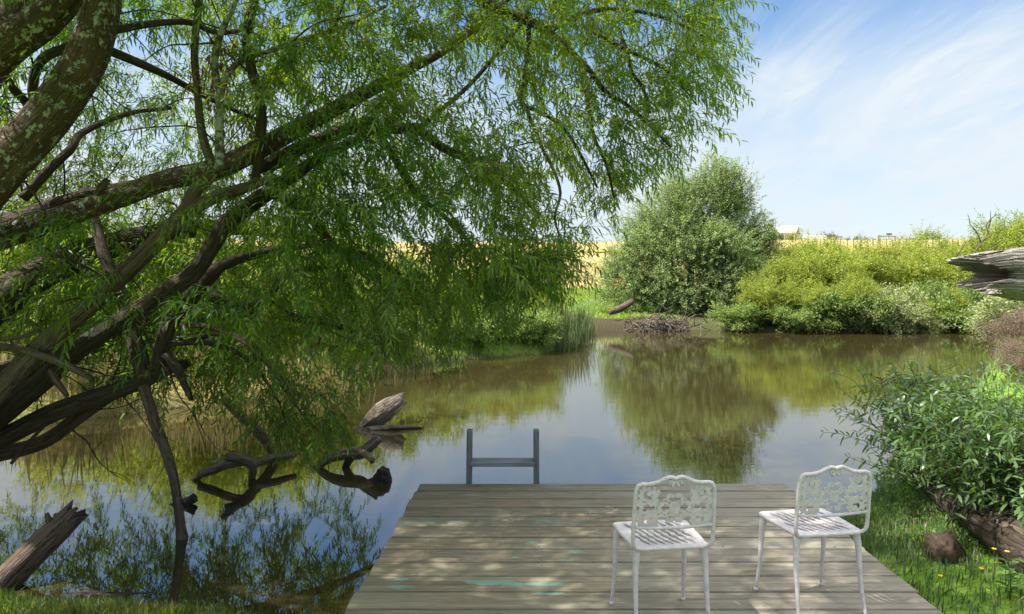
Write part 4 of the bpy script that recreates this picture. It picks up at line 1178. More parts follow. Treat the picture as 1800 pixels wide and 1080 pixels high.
# ------------------------------------------------------------------ grass, clover and wild flowers
def blades(name, label, n, area, h, w, mat, seed, keep=None, lean=.45, tuft=True):
    gen = np.random.default_rng(seed)
    xy = np.stack([gen.uniform(area[0], area[1], n * 2), gen.uniform(area[2], area[3], n * 2)], 1)
    dens = SNoise(seed, 12, 2.2)(np.concatenate([xy, np.zeros((len(xy), 1))], 1))
    ok = (shore_dist(xy) > -.02) & (gen.uniform(size=len(xy)) < .65 + .5 * dens)
    if keep is not None: ok &= keep(xy)
    xy = xy[ok][:n]; dens = dens[ok][:n]
    b = np.concatenate([xy, (ground_z(xy) - .015)[:, None]], 1)
    m = len(b)
    cl = SNoise(seed + 1, 10, 1.8); v3 = np.concatenate([xy, np.zeros((m, 1))], 1)
    ang = cl(v3) * 3 + gen.normal(size=m) * 1.1
    le = np.abs(gen.normal(size=m)) * lean
    d = nrm(np.stack([np.cos(ang) * le, np.sin(ang) * le, np.ones(m)], 1))
    g = Geo()
    H = h * gen.uniform(.45, 1.15, m) * (1 + .5 * dens)
    leaves(g, b, d, np.stack([-np.sin(ang + gen.normal(size=m) * .6), np.cos(ang), np.zeros(m)], 1), H, w * gen.uniform(.7, 1.3, m), .45)
    o = g.build(name, mat)
    tag(o, label, None, None, 'stuff')
    return o


off_deck = lambda xy: ~((xy[:, 0] > DL(xy[:, 1]) - .015) & (xy[:, 0] < DR(xy[:, 1]) + .015) & (xy[:, 1] < 5.66))
blades('grass', 'long green grass on the bank at the near left corner', 30000, (-5.2, -.8, 2.9, 4.9), .125, .006, GRASS_M, 61, off_deck, .5)
blades('grass', 'lush grass on the bank beside the right edge of the deck', 46000, (1.7, 8.5, 2.6, 9.5), .15, .0065, GRASS_M, 62, off_deck, .55)
blades('grass', 'rough green grass along the far and left banks', 26000, (-12, 26, 10.5, 41), .32, .03, GRASS_M, 63, lambda q: (q[:, 1] > 11) & ~((q[:, 0] > 3.2) & (q[:, 1] > 27) & (q[:, 1] < 33.5)), .4)
blades('grass', 'dry straw coloured grass along the left shore behind the willow', 14000, (-13, -1.5, 10.2, 18), .5, .02, STRAW_L, 64, None, .3)
blades('grass', 'bright green grass in the gap between the reeds and the broad willow', 14000, (2.4, 8.2, 29.5, 50), .30, .04, GRASS_L, 65, lambda q: ~((q[:, 0] > 3.3) & (q[:, 0] < 8.2) & (q[:, 1] < 32.3)), .4)
blades('grass', 'dry golden grass on the paddock slope', 30000, (-40, 45, 39, 80), .42, .07, STRAW_L, 66, None, .35)


def clover():
    gen = np.random.default_rng(71)
    n = 11000
    xy = np.stack([gen.uniform(1.9, 6.5, n), gen.uniform(2.8, 8.2, n)], 1)
    ok = (shore_dist(xy) > .05) & off_deck(xy) & (SNoise(72, 12, 2.5)(np.concatenate([xy, np.zeros((n, 1))], 1)) > -.1)
    xy = xy[ok]; n = len(xy)
    b = np.concatenate([xy, (ground_z(xy) + gen.uniform(.02, .09, n))[:, None]], 1)
    g = Geo()
    for k_ in range(3):
        a = k_ * 2.094 + gen.uniform(0, 6.28, n)
        d = np.stack([np.cos(a), np.sin(a), gen.uniform(-.1, .5, n)], 1)
        leaves(g, b, d, np.stack([-np.sin(a), np.cos(a), gen.normal(size=n) * .3], 1), np.full(n, .024), np.full(n, .020), .1, True)
    tag(g.build('clover', CLOVER_M), 'clover and small weeds between the grass beside the deck', None, None, 'stuff')


clover()
YEL = simple_mat('yellow_petal', (.62, .40, .02), .6, .15, 90, 0)


def flower(loc, label):
    t = thing('wildflower', loc, label, 'flower', 'yellow wildflowers by the fallen trunk')
    g = Geo(); loc = np.array(loc); g.tube([loc + [0, 0, -.03], loc + [.01, 0, .09], loc + [.0, -.01, .19]], [.002, .0018, .0015], 5); g.build('stalk', CLOVER_M, t)
    g = Geo(); top = loc + [0, -.01, .19]
    a = np.arange(9) * .698
    leaves(g, np.repeat(top[None], 9, 0), np.stack([np.cos(a), np.sin(a) * .8 - .2, np.full(9, .35)], 1), np.stack([-np.sin(a), np.cos(a), np.zeros(9)], 1), np.full(9, .016), np.full(9, .011), .1, True)
    g.tube([top - [0, 0, .004], top + [0, -.002, .006]], [.006, .005], 8); g.build('flower_head', YEL, t)
    return t


fl = None
for px, py, Y, lab in ((1745, 972, 4.35, 'yellow wildflower nearest the middle of the fallen trunk'), (1771, 977, 4.35, 'yellow wildflower close under the fallen trunk, right of another'), (1748, 998, 4.25, 'lowest yellow wildflower of the three under the trunk'),
                       (1657, 1028, 4.1, 'single yellow wildflower low in the grass between deck and stump'), (1722, 1010, 4.2, 'small yellow wildflower in grass right of the stump')):
    w = on_ground(px, py + 52); z0 = gz(w[0], w[1])
    if fl is None: fl = flower((w[0], w[1], z0), lab)
    else: copy_thing(fl, (w[0], w[1], z0), px, (1, 1, 1), lab)

# broad-leaved weed at the bottom right
wl = P(1775, 1060, 3.75); wz = gz(wl[0], wl[1])
weed = thing('broadleaf_weed', (wl[0], wl[1], wz), 'small broad-leaved weed in the bottom right corner', 'plant')
g = Geo(); a = np.arange(11) * 2.4; hgt = np.linspace(.05, .22, 11)
leaves(g, np.stack([wl[0] + 0 * a, wl[1] + 0 * a, wz + hgt], 1), np.stack([np.cos(a), np.sin(a), np.full(11, .35)], 1), np.stack([-np.sin(a), np.cos(a), 0 * a], 1), np.full(11, .085), np.full(11, .038), .3)
g.build('leaves', BLUE_L, weed)
g = Geo(); g.tube([[wl[0], wl[1], wz - .03], [wl[0] + .01, wl[1], wz + .22]], [.004, .002], 6); g.build('stem', CLOVER_M, weed)

# ------------------------------------------------------------------ right bank: fallen trunk, shoots, stump, grey log
def wood(name, label, spec, mat, n=18, rough=.12, step=.04, seed=1, jag=.0, group=None, cat='driftwood'):
    pts = np.array([P(*s[:3]) for s in spec]); rad = [s[3] / F * s[2] for s in spec]
    g = Geo(); g.tube(pts, rad, n, step, rough, 7, seed, True, None, jag)
    return tag(g.build(name, mat, None, pts[0]), label, cat, group)


ftp, ftr = [], []
for px, py, r_ in ((1606, 822, .07), (1632, 862, .115), (1680, 905, .14), (1740, 955, .15), (1810, 1005, .16), (1900, 1055, .165)):
    w_ = on_ground(px, py); ftp.append(w_ + [0.02, .06, r_ * .92]); ftr.append(r_)
ftp.append(ftp[-1] + (ftp[-1] - ftp[-2]) * 1.6); ftr.append(.18)
ftp[0] = ftp[0] + [0, 0, .08]
g = Geo(); g.tube(np.array(ftp), ftr, 30, .03, .17, 7, 81, True, None, .06)
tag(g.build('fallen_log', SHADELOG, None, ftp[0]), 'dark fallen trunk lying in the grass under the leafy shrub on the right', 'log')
sp_ = on_ground(1658, 985)


CRUMB = simple_mat('crumbling_rotten_wood', (.085, .062, .045), .95, .6, 26, 1.0, .15)


def lump(name, label, cat, c, r, mat, seed, freq=2.0, amp=.35, flat=.7):
    bm = bmesh.new(); bmesh.ops.create_icosphere(bm, subdivisions=5, radius=1)
    V = np.array([v.co[:] for v in bm.verts]); Fc = np.array([[v.index for v in f.verts] for f in bm.faces]); bm.free()
    k_ = 1 + amp * SNoise(seed, 14, freq)(V) + amp * .4 * SNoise(seed + 1, 14, freq * 3)(V) + amp * .12 * SNoise(seed + 2, 16, freq * 9)(V)
    V = V * k_[:, None] * np.array(r)
    uv = np.stack([V[:, 0] + V[:, 1] * .5, V[:, 2]], 1)
    g = Geo(); g.add(V + np.array(c), Fc, uv)
    return tag(g.build(name, mat, None, c), label, cat)


sz_ = gz(sp_[0], sp_[1])
g = Geo(); g.tube([[sp_[0] + .05, sp_[1] + .05, sz_ - .12], [sp_[0] + .03, sp_[1] + .03, sz_ + .0], [sp_[0], sp_[1], sz_ + .07], [sp_[0] - .02, sp_[1] - .01, sz_ + .12]], [.135, .125, .105, .085], 34, .012, .24, 7, 83, True, None, .05)
tag(g.build('tree_stump', CRUMB, None, (sp_[0], sp_[1], sz_)), 'crumbling brown stump half buried in the grass below the fallen trunk', 'stump')

shr = thing('leafy_shrub', (3.95, 5.6, gz(3.95, 5.6)), 'dense leafy willow shrub with long glossy leaves growing over the fallen trunk', 'shrub')
gen = np.random.default_rng(91)
lg, sg = Geo(), Geo()
bp, bd, bl = [], [], []
LP = np.array(ftp)


def along(u):
    f = 1 + u * (len(LP) - 3); i = int(f); return LP[i] * (1 - f + i) + LP[min(i + 1, len(LP) - 1)] * (f - i)


for i in range(240):
    u = gen.uniform()
    base = along(u) + gen.normal(size=3) * [.14, .26, .05] + [.10 + .15 * u, .22, .02]
    d = nrm(np.array([gen.normal() * .36 - .14 + .02 * u, gen.normal() * .28, 1.0]))
    bp.append(base); bd.append(d); bl.append(gen.uniform(.45, 1.05) * (.95 - .05 * u))
for (px0, py0, px1, py1, Y, ll) in ((1650, 850, 1480, 735, 5.3, 1.0), (1640, 850, 1500, 700, 5.4, 1.1), (1670, 840, 1575, 625, 5.4, 1.25), (1680, 850, 1590, 640, 5.2, 1.15), (1640, 860, 1530, 800, 5.0, .7), (1620, 870, 1510, 770, 5.1, .8), (1640, 860, 1545, 745, 5.2, .8), (1700, 850, 1650, 650, 5.4, 1.15), (1760, 850, 1740, 640, 5.0, 1.15), (1790, 850, 1800, 620, 4.9, 1.2)):
    a_, b_ = P(px0, py0, Y), P(px1, py1, Y)
    bp.append(a_); bd.append(b_ - a_); bl.append(np.linalg.norm(b_ - a_) * 1.08)
bp, bd, bl = np.array(bp), np.array(bd), np.array(bl)
shoots(lg, sg, bp, bd, bl, gen.uniform(.05, .45, len(bp)), .028, .105, .019, .0042, .28, .85, False, gen, .12, 9, .12)
n2 = 400                                    # leafy side shoots filling the mass and falling over the trunk
q = np.array([along(v) for v in gen.uniform(size=n2)]) + np.stack([gen.normal(size=n2) * .2 + .08, gen.normal(size=n2) * .22 + .28, gen.uniform(.10, .80, n2)], 1)
shoots(lg, sg, q, nrm(np.stack([gen.normal(size=n2) * .7 - .1, gen.normal(size=n2) * .6 - .15, np.ones(n2) * .6], 1)), gen.uniform(.2, .5, n2), gen.uniform(.2, .9, n2), .026, .095, .017, .003, .3, .85, False, gen, .2, 6)
lg.build('foliage', BLUE_L, shr); sg.build('stems', STEM, shr)


def grey_log():
    """weathered trunk with a split, splintered end pointing left; lies on its root end beyond the frame"""
    A = np.array([P(1688, 481, 7.0), P(1800, 481, 7.15), [6.6, 7.4, 1.55], [8.4, 7.7, .95], [10.2, 8.0, .25]])
    pts, _ = resample(A, np.ones(len(A)), .012)
    m = len(pts); n = 420
    T = nrm(np.gradient(pts, axis=0)); up = np.array([0, 0, 1.0])
    Bn = nrm(np.cross(T, up)); A2 = np.cross(Bn, T)
    th = np.arange(n) * 2 * math.pi / n
    dist = np.concatenate([[0], np.cumsum(np.linalg.norm(np.diff(pts, axis=0), axis=1))])
    hgt = np.sin(th)                                  # 1 top, -1 bottom
    # where the wood starts, by height on the face: two splintered prongs with a notch between
    hk = np.array([-1, -.8, -.62, -.50, -.40, -.30, -.16, -.02, .12, .3, .48, .62, .72, .8, .9, 1.0])
    ek = np.array([.40, .30, .14, .16, .16, .40, .34, .42, .27, .18, .04, .01, .12, .28, .40, .55])
    nz = SNoise(7, 16, 5.0)
    e = np.interp(hgt, hk, ek) + .12 * nz(np.stack([np.cos(th) * 9, hgt * 26, th * 0], 1)) + (np.cos(th) < 0) * 0.0
    grain = SNoise(5, 26, 1.0)
    gr2 = SNoise(6, 22, 1.0)
    ii = np.linspace(0, 1, 230) ** 1.6
    rows, uvs = [], []
    tot = dist[-1]
    for f in ii:
        s = np.maximum(e, 0) * (1 - f) + tot * f
        k_ = np.clip(np.searchsorted(dist, s), 0, m - 1)
        c = pts[k_]; b_ = Bn[k_]; a_ = A2[k_]
        rad = .292 + .03 * np.clip(s, 0, 6) * .2
        rad = rad * (.76 + .24 * np.clip((s - e + .10) / .42, 0, 1))
        q = np.stack([np.cos(th) * 19, np.sin(th) * 19, s * .9], 1)
        q2 = np.stack([np.cos(th) * 52, np.sin(th) * 52, s * 1.5], 1)
        g1 = grain(q); g2 = gr2(q2)
        dis = .034 * np.abs(g1) * -1.2 + .014 * g1 + .016 * g2 - .10 * np.clip(.12 - np.abs(g2), 0, 1)
        rows.append(c + (np.cos(th)[:, None] * b_ + np.sin(th)[:, None] * a_ * .98) * (rad + dis)[:, None])
        uvs.append(np.stack([th * .28, s], 1))
    V = np.array(rows); U = np.array(uvs)
    r_ = len(rows)
    i = np.arange(r_ - 1)[:, None] * n; j = np.arange(n)[None, :]; j2 = (j + 1) % n
    Q = np.stack([i + j, i + j2, i + n + j2, i + n + j], -1).reshape(-1, 4)
    g = Geo(); g.add(V.reshape(-1, 3), Q, U.reshape(-1, 2))
    # hollow inside
    inner = []
    for f in np.linspace(0, 1, 14):
        s = np.maximum(e, 0) + f * (.9 - np.maximum(e, 0) * .6)
        k_ = np.clip(np.searchsorted(dist, s), 0, m - 1)
        rad = V[0] - pts[np.clip(np.searchsorted(dist, np.maximum(e, 0)), 0, m - 1)]
        inner.append(pts[k_] + rad * (1 - .12 * min(1, f * 4) - .75 * f ** 2))
    inn = np.array(inner); r2 = len(inner)
    i = np.arange(r2 - 1)[:, None] * n
    g.add(inn.reshape(-1, 3), np.stack([i + j2, i + j, i + n + j, i + n + j2], -1).reshape(-1, 4), np.repeat(U[0][None], r2, 0).reshape(-1, 2))
    o = g.build('weathered_log', GREYLOG, None, pts[0])
    return tag(o, 'weathered grey log with a split splintered end jutting in from the right', 'log')


grey_log()
bb = thing('bare_branch', P(1712, 442, 9.0), 'bare dead branches forking up behind the grey splintered log', 'branch')
g = Geo()
for spec in ([(1700, 470, 2.6), (1718, 436, 2.6), (1726, 425, 2.4), (1737, 410, 2.0), (1733, 398, 1.7), (1742, 385, 1.4), (1752, 377, 1.0)], [(1724, 428, 2.0), (1720, 415, 1.8), (1712, 402, 1.5), (1705, 395, 1.3), (1704, 385, 1.1), (1701, 377, .8)],
             [(1737, 402, 1.4), (1741, 390, 1.2), (1741, 371, .8)], [(1748, 380, 1.0), (1751, 372, .8)], [(1733, 443, 2.0), (1748, 435, 1.8), (1766, 424, 1.3)], [(1680, 452, 1.8), (1692, 436, 1.5), (1700, 423, 1.0)], [(1726, 426, 1.4), (1740, 416, 1.0)], [(1714, 404, 1.0), (1708, 405, .7)]):
    g.tube(np.array([P(a, b, 9.0) for a, b, r in spec]), [r * .6 / F * 9 for a, b, r in spec], 8, .05, .08, seed=len(spec))
g.build('forked_branch', BARK_BARE, bb)

# ------------------------------------------------------------------ driftwood in the water
GW = 'dead wood lying in the water'
wood('driftwood_log', 'pale splintered log poking out of the water beyond the ladder', [(636, 752, 10.0, 7), (655, 739, 10.1, 14), (672, 727, 10.2, 17), (690, 714, 10.3, 16), (699, 707, 10.4, 12)], DRIFT, 40, .36, .02, 101, .16, GW)
wood('driftwood_pole', 'thin dark pole lying flat on the water near the pale log', [(622, 759, 9.75, 4), (650, 756, 9.8, 5.5), (685, 753, 9.8, 6), (715, 752, 9.85, 3.5), (745, 752, 9.9, 1.2)], WET, 12, .14, .04, 102, 0, GW)
dr = thing('driftwood_root', P(615, 800, 7.8), 'knotted dead root standing out of the water under the hanging leaves', 'driftwood', GW)
g = Geo()
g.tube([P(*q) for q in ((540, 838, 7.8), (575, 808, 7.8), (605, 798, 7.8), (632, 796, 7.8), (650, 784, 7.8), (664, 772, 7.8))], [.025, .045, .06, .07, .06, .05], 16, .02, .32, 7, 103, True, None, .03)
g.build('root_limb', DRIFT, dr)
g = Geo()
g.tube([P(*q) for q in ((622, 795, 7.8), (612, 812, 7.8), (603, 832, 7.8), (595, 850, 7.8))], [.06, .045, .035, .03], 14, .03, .28, 7, 104); g.build('root_limb', WET, dr)
g = Geo()
g.tube([P(*q) for q in ((638, 796, 7.75), (648, 803, 7.7), (655, 812, 7.65))], [.045, .042, .036], 14, .03, .28, 7, 105); g.build('root_limb', DRIFT, dr)
ck = on_water(670, 848)
lump('wet_stump', 'small dark wet stump poking out of the water left of the deck corner', 'driftwood', (ck[0], ck[1] + .05, WZ + .02), (.085, .07, .125), WET, 106, 1.9, .5)['group'] = GW
ar = thing('arched_branch', P(400, 820, 7.3), 'arched dead branch with a cut end rising from the water', 'driftwood', GW)
g = Geo(); g.tube([P(*q) for q in ((350, 834, 7.3), (375, 826, 7.3), (400, 816, 7.3), (425, 812, 7.3), (442, 816, 7.3))], [.042, .046, .048, .044, .03], 16, .02, .26, 7, 107); g.build('branch', DRIFT, ar)
g = Geo(); g.tube([P(*q) for q in ((396, 803, 7.2), (420, 806, 7.25), (440, 814, 7.3), (446, 828, 7.35), (440, 850, 7.4))], [.045, .048, .046, .040, .034], 16, .02, .24, 7, 108); g.build('branch', DRIFT, ar)
g = Geo(); g.tube([P(*q) for q in ((352, 838, 7.3), (336, 847, 7.3), (322, 856, 7.3))], [.03, .02, .008], 10, .03, .12, 7, 109); g.build('branch', WET, ar)
g = Geo(); g.tube([P(*q) for q in ((440, 818, 7.5), (480, 805, 7.7), (520, 800, 7.9))], [.05, .045, .03], 12, .03, .12, 7, 110); g.build('branch', DRIFT, ar)
wood('leaning_pole', 'dark pole leaning out of the water under the willow', [(392, 702, 8.2, 6), (420, 728, 8.2, 7.5), (448, 752, 8.2, 9), (475, 785, 8.2, 9), (495, 830, 8.2, 9)], BARK_BARE, 14, .1, .04, 111, 0, GW)
wood('floating_stick', 'short stick lying in the reflection behind the hanging dead branch', [(262, 908, 6.5, 4), (300, 893, 6.5, 7), (325, 884, 6.5, 8), (342, 876, 6.5, 8)], WET, 12, .12, .03, 112, .02, GW)
lg_ = thing('shore_log', P(0, 1030, 4.75), 'thick grey-brown log slanting out of the near bank at the lower left corner', 'log', GW)
g = Geo(); g.tube([P(*q) for q in ((-90, 1105, 4.55), (-30, 1060, 4.65), (20, 1010, 4.75), (65, 965, 4.85), (100, 932, 4.95), (128, 905, 5.0))], [.105, .10, .095, .092, .088, .078], 24, .03, .15, 7, 113, True, None, .09); g.build('log_body', BARK_BARE, lg_)
g = Geo(); g.tube([P(*q) for q in ((92, 940, 4.93), (88, 922, 4.92), (82, 902, 4.92))], [.04, .028, .012], 10, .02, .12, 7, 114); g.build('stub', BARK_BARE, lg_)
g = Geo(); g.tube([P(*q) for q in ((108, 930, 4.98), (100, 915, 5.0), (97, 903, 5.0))], [.03, .02, .012], 10, .02, .12, 7, 115); g.build('stub', BARK_BARE, lg_)
wood('sunken_log', 'dark half-sunken log along the near left bank', [(60, 1056, 4.62, 8), (140, 1050, 4.64, 10), (220, 1051, 4.63, 10), (290, 1047, 4.66, 7), (335, 1042, 4.7, 3)], WET, 14, .18, .04, 116, .03, GW)

# far bank: fallen log and tangle of roots
wood('fallen_log', 'short dark fallen log on the far bank left of the broad willow', [(1072, 549, 31.5, 5), (1090, 543, 31.8, 6), (1112, 530, 32.2, 5)], BARK_BARE, 12, .14, .1, 121, .1, None, 'log')
bp_ = thing('brush_pile', (6.6, 30.4, WZ + .1), 'tangle of bare grey roots and twigs at the far waterline', 'brushwood')
g = Geo(); gen = np.random.default_rng(131)
for i in range(260):
    a = np.array([gen.normal(6.6, .75), gen.normal(30.3, .35), WZ + gen.uniform(-.02, .55)])
    d = nrm([gen.normal(), gen.normal() * .5 - .4, gen.normal() * .5 - .1]); l = gen.uniform(.3, .9)
    g.tube([a, a + d * l * .5 + [0, 0, .08], a + d * l], [.022, .017, .006], 5)
g.build('tangled_roots', DRIFT, bp_)

# ------------------------------------------------------------------ buildings and fence on the ridge
ROOF = simple_mat('pale_metal_roof', (.62, .62, .62), .45, .06, 2, 0)
WALLP = simple_mat('cream_wall', (.52, .47, .40), .8, .1, 2, 0)
BRICK = simple_mat('brown_fascia', (.30, .19, .13), .8, .2, 3, 0)
GLASS = simple_mat('dark_window', (.06, .07, .08), .1, .2, 2, 0)
WHITE = simple_mat('white_render', (.66, .65, .66), .8, .08, 2, 0)
RAIL = simple_mat('brown_timber_rail', (.24, .16, .10), .8, .2, 4, 0)
YH = 172.0
m_ = YH / F
hx0, hx1 = (1322 - CX) * m_, (1399 - CX) * m_
zb = CAMZ - (430 - HZ) * m_; ze = CAMZ - (409 - HZ) * m_; zr = CAMZ - (396 - HZ) * m_
hs = thing('farmhouse', (0, 0, 0), 'pale farmhouse with a metal roof on the ridge behind the broad willow', 'house')
Lh = 12.5; hw_, he_, hr_ = 7.0, ze - zb, zr - zb          # local frame: x along the front, right end at x = 0, front at y = 0
g = Geo(); g.box((-Lh / 2, hw_ / 2 + .6, he_ / 2 - 1), (Lh / 2 - .1, hw_ / 2, he_ / 2 + 1)); g.build('wall', WALLP, hs, smooth=False)
g = Geo(); g.add([[-.1, .6, he_], [-.1, hw_ + .6, he_], [-.1, hw_ / 2 + .4, hr_]], np.array([[0, 1, 2]])); g.build('gable_end', BRICK, hs, smooth=False)
g = Geo(); a, b = -Lh - .3, .15
V = [[a, -.9, he_ - .1], [b, -.9, he_ - .1], [b, hw_ / 2 + .4, hr_], [a, hw_ / 2 + .4, hr_], [a, hw_ + 1, he_], [b, hw_ + 1, he_]]
V2 = [[x, y, z + .16] for x, y, z in V]
g.add(np.array(V + V2), [np.array([[6, 7, 8, 9], [9, 8, 11, 10], [1, 0, 3, 2], [2, 3, 4, 5], [0, 1, 7, 6], [5, 4, 10, 11], [1, 2, 8, 7], [2, 5, 11, 8], [3, 0, 6, 9], [4, 3, 9, 10]])])
rf = g.build('roof', ROOF, hs, smooth=False)
g = Geo(); g.tube([[-5.2, 2.2, hr_ - 1.5], [-5.2, 2.2, hr_ + .35]], [.12, .12], 10); g.build('flue', RAIL, rf)
g = Geo(); g.box((-Lh / 2, -.85, he_ - .35), (Lh / 2, .08, .25)); g.build('verandah_beam', BRICK, hs, smooth=False)
for x in (-.2, -2.6, -5.2, -7.8):
    g = Geo(); g.box((x, -.8, he_ / 2 - .4), (.09, .09, he_ / 2)); g.build('verandah_post', WALLP, hs, smooth=False)
for x in (-1.5, -3.6, -5.8):
    g = Geo(); g.box((x, .58, he_ - 1.5), (.7, .06, .75)); g.build('window', GLASS, hs, smooth=False)
hs.location = (hx1, YH, zb); hs.rotation_euler = (0, 0, R(-29))
g = Geo(); x0, x1 = (1413 - CX) * m_, (1452.5 - CX) * m_; zt_, zz = CAMZ - (414.5 - HZ) * m_, CAMZ - (427 - HZ) * m_
g.bevel_box(((x0 + x1) / 2, YH + 1, (zt_ + zz) / 2), ((x1 - x0) / 2, 1.2, (zt_ - zz) / 2), .05)
tag(g.build('white_shed', WHITE, None, ((x0 + x1) / 2, YH + 1, zz), False), 'low white flat-topped shed on the ridge right of the farmhouse', 'shed')
rl = thing('timber_rail', ((1466 - CX) * m_, YH, zz), 'low brown timber rail adjoining the white shed', 'fence')
g = Geo(); xa, xb = (1454 - CX) * m_, (1481 - CX) * m_; zr_ = CAMZ - (416.5 - HZ) * m_
g.box(((xa + xb) / 2, YH, zr_), ((xb - xa) / 2, .06, .12)); g.build('rail', RAIL, rl, smooth=False)
for x in (xa + .1, (xa + xb) / 2, xb - .1):
    g = Geo(); g.box((x, YH + .14, zr_ - .8), (.07, .07, .85)); g.build('post', RAIL, rl, smooth=False)
YG = 140.0; mg = YG / F
gf = thing('gate_frame', ((1560 - CX) * mg, YG, gz((1560 - CX) * mg, YG)), 'brown timber frame of two posts and a beam standing on the ridge', 'gate')
for px, top in ((1544, 414.5), (1573.5, 416)):
    x = (px - CX) * mg; zt_ = CAMZ - (top - HZ) * mg; zb_ = gz(x, YG) - .2
    g = Geo(); g.box((x, YG, (zt_ + zb_) / 2), (.10, .10, (zt_ - zb_) / 2)); g.build('post', RAIL, gf, smooth=False)
g = Geo(); g.box(((1558.5 - CX) * mg, YG - .005, CAMZ - (415.6 - HZ) * mg), (1.85, .08, .09)); g.build('beam', RAIL, gf, smooth=False)
sb = thing('sign_board', ((1563 - CX) * mg, YG + 6, gz((1563 - CX) * mg, YG + 6)), 'dark slatted panel on a pole showing above the timber frame', 'panel')
mg2 = (YG + 6) / F
g = Geo(); xz = (1563 - CX) * mg2; z0, z1 = CAMZ - (413.5 - HZ) * mg2, CAMZ - (410.3 - HZ) * mg2
g.bevel_box((xz, YG + 6, (z0 + z1) / 2), (.58, .05, (z1 - z0) / 2), .02); g.build('panel', simple_mat('dark_panel', (.09, .09, .10), .5, .3, 6, 0), sb, smooth=False)
g = Geo(); zb_ = gz(xz, YG + 6); g.box((xz, YG + 6.1, (zb_ + z0) / 2 + .1), (.05, .04, (z0 - zb_) / 2 + .1)); g.build('pole', RAIL, sb, smooth=False)
YW = 104.0; mw = YW / F
wf = thing('wire_fence', ((1600 - CX) * mw, YW, gz((1600 - CX) * mw, YW)), 'post and wire fence crossing the golden paddock below the skyline', 'fence')
xs_ = [(px - CX) * mw for px in np.arange(1420, 1700, 11.5)]
for x in xs_:
    z0 = gz(x, YW); g = Geo(); g.box((x + random.uniform(-.1, .1), YW, z0 + .75), (.055, .055, .95)); g.build('post', RAIL, wf, smooth=False)
g = Geo()
for hh in (.45, .85, 1.25, 1.55):
    g.tube([[x, YW - .07, gz(x, YW) + hh] for x in xs_], [.012] * len(xs_), 4)
g.build('wire', STEEL, wf)

# ------------------------------------------------------------------ light, sky, camera
sd = bpy.data.lights.new('sun', 'SUN'); sd.energy = 3.9; sd.angle = R(.5); sd.color = (1, .95, .86)
so = bpy.data.objects.new('sun', sd); C.objects.link(so); so.rotation_euler = (-to_sun).to_track_quat('-Z', 'Y').to_euler(); so.location = (-20, 5, 30)

w = bpy.data.worlds.new('World'); bpy.context.scene.world = w; w.use_nodes = True
nt = w.node_tree; N = nt.nodes; bg = N['Background']
sky = N.new('ShaderNodeTexSky'); sky.sky_type = 'NISHITA'; sky.sun_disc = False; sky.sun_elevation = EL; sky.sun_rotation = AZ
sky.air_density = 1.0; sky.dust_density = .6; sky.ozone_density = 1.6
tc = N.new('ShaderNodeTexCoord'); sx = N.new('ShaderNodeSeparateXYZ'); nt.links.new(tc.outputs['Generated'], sx.inputs[0])


def wm(op, a, b=None, clamp=False):
    m = N.new('ShaderNodeMath'); m.operation = op; m.use_clamp = clamp
    for s_, k_ in ((a, 0), (b, 1)):
        if s_ is None: continue
        if isinstance(s_, (int, float)): m.inputs[k_].default_value = s_
        else: nt.links.new(s_, m.inputs[k_])
    return m.outputs[0]


zc = wm('MAXIMUM', sx.outputs[2], 0.0)
den = wm('ADD', zc, .16)
cv = N.new('ShaderNodeCombineXYZ'); nt.links.new(wm('DIVIDE', sx.outputs[0], den), cv.inputs[0]); nt.links.new(wm('DIVIDE', sx.outputs[1], den), cv.inputs[1])


def wnoise(scale, rot, loc, sc_, det, dist, rough=.55):
    mp = N.new('ShaderNodeMapping'); mp.inputs['Scale'].default_value = scale; mp.inputs['Rotation'].default_value = (0, 0, rot); mp.inputs['Location'].default_value = loc
    nt.links.new(cv.outputs[0], mp.inputs[0])
    n_ = N.new('ShaderNodeTexNoise'); n_.inputs['Scale'].default_value = sc_; n_.inputs['Detail'].default_value = det; n_.inputs['Distortion'].default_value = dist; n_.inputs['Roughness'].default_value = rough
    nt.links.new(mp.outputs[0], n_.inputs[0]); return n_.outputs[0]


def wramp(f, stops):
    r = N.new('ShaderNodeValToRGB'); e = r.color_ramp.elements
    while len(e) < len(stops): e.new(.5)
    for el, (p_, c_) in zip(e, stops): el.position = p_; el.color = (c_, c_, c_, 1)
    nt.links.new(f, r.inputs[0]); return r.outputs[0]


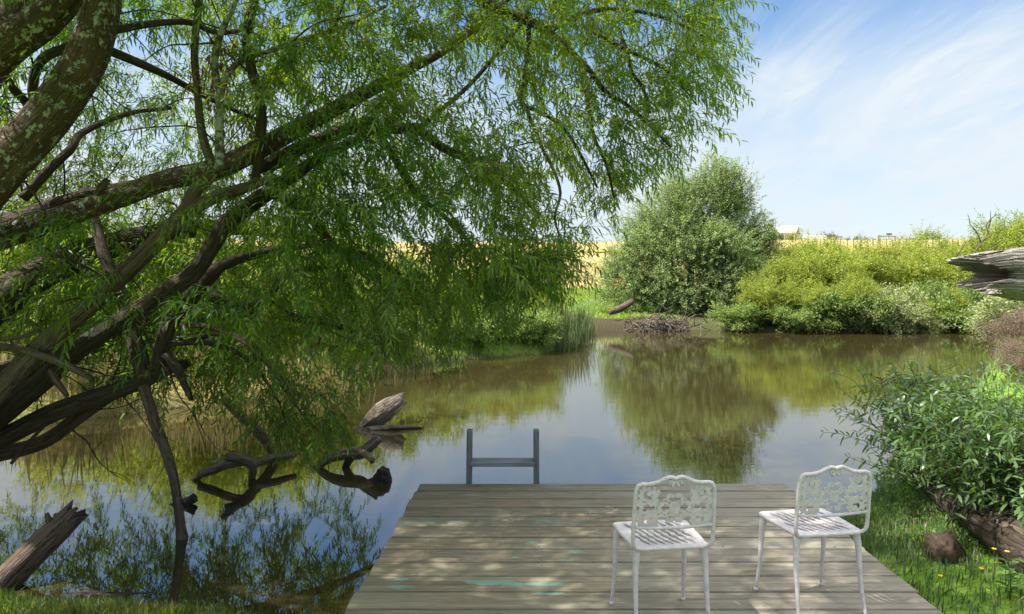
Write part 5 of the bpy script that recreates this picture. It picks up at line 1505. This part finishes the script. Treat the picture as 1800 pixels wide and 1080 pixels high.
c1 = wnoise((1.0, .45, 1), .5, (1.3, .2, 0), 1.1, 8, .6, .6)
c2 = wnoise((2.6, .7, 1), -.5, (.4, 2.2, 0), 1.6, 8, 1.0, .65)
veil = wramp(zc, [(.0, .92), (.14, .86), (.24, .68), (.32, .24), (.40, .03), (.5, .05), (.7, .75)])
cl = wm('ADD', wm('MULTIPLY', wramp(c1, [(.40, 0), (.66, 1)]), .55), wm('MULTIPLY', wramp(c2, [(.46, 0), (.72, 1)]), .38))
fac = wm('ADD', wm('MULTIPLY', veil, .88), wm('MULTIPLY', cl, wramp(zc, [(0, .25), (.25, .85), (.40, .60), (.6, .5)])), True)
mxn = N.new('ShaderNodeMix'); mxn.data_type = 'RGBA'; nt.links.new(fac, mxn.inputs[0]); hs_ = N.new('ShaderNodeHueSaturation'); hs_.inputs['Saturation'].default_value = 1.45; hs_.inputs['Value'].default_value = .58; nt.links.new(sky.outputs[0], hs_.inputs['Color']); nt.links.new(hs_.outputs[0], mxn.inputs[6]); cm = N.new('ShaderNodeMix'); cm.data_type = 'RGBA'; nt.links.new(wramp(zc, [(.5, 0), (.72, 1)]), cm.inputs[0]); cm.inputs[6].default_value = (2.42, 2.66, 2.86, 1); cm.inputs[7].default_value = (8.0, 7.9, 7.7, 1)  # bright cloud overhead, out of view, added to lift and warm the shade
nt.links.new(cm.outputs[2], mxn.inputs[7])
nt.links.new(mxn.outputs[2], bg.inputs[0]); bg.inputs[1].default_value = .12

cam = bpy.data.cameras.new('camera'); co = bpy.data.objects.new('camera', cam); C.objects.link(co)
cam.sensor_width = 36; cam.lens = 24; cam.shift_y = -(540 - HZ) / 1800
co.location = (0, 0, CAMZ); co.rotation_euler = (R(90), 0, 0); cam.clip_start = .05; cam.clip_end = 3000
s = bpy.context.scene
s.camera = co
s.view_settings.view_transform = 'Standard'; s.view_settings.look = 'None'; s.view_settings.gamma = 1; s.view_settings.exposure = 1.5
s.cycles.max_bounces = 7; s.cycles.diffuse_bounces = 3; s.cycles.glossy_bounces = 3; s.cycles.transmission_bounces = 4; s.cycles.transparent_max_bounces = 4
s.cycles.use_denoising = True; s.cycles.sample_clamp_indirect = 6
s.cycles.caustics_reflective = False; s.cycles.caustics_refractive = False
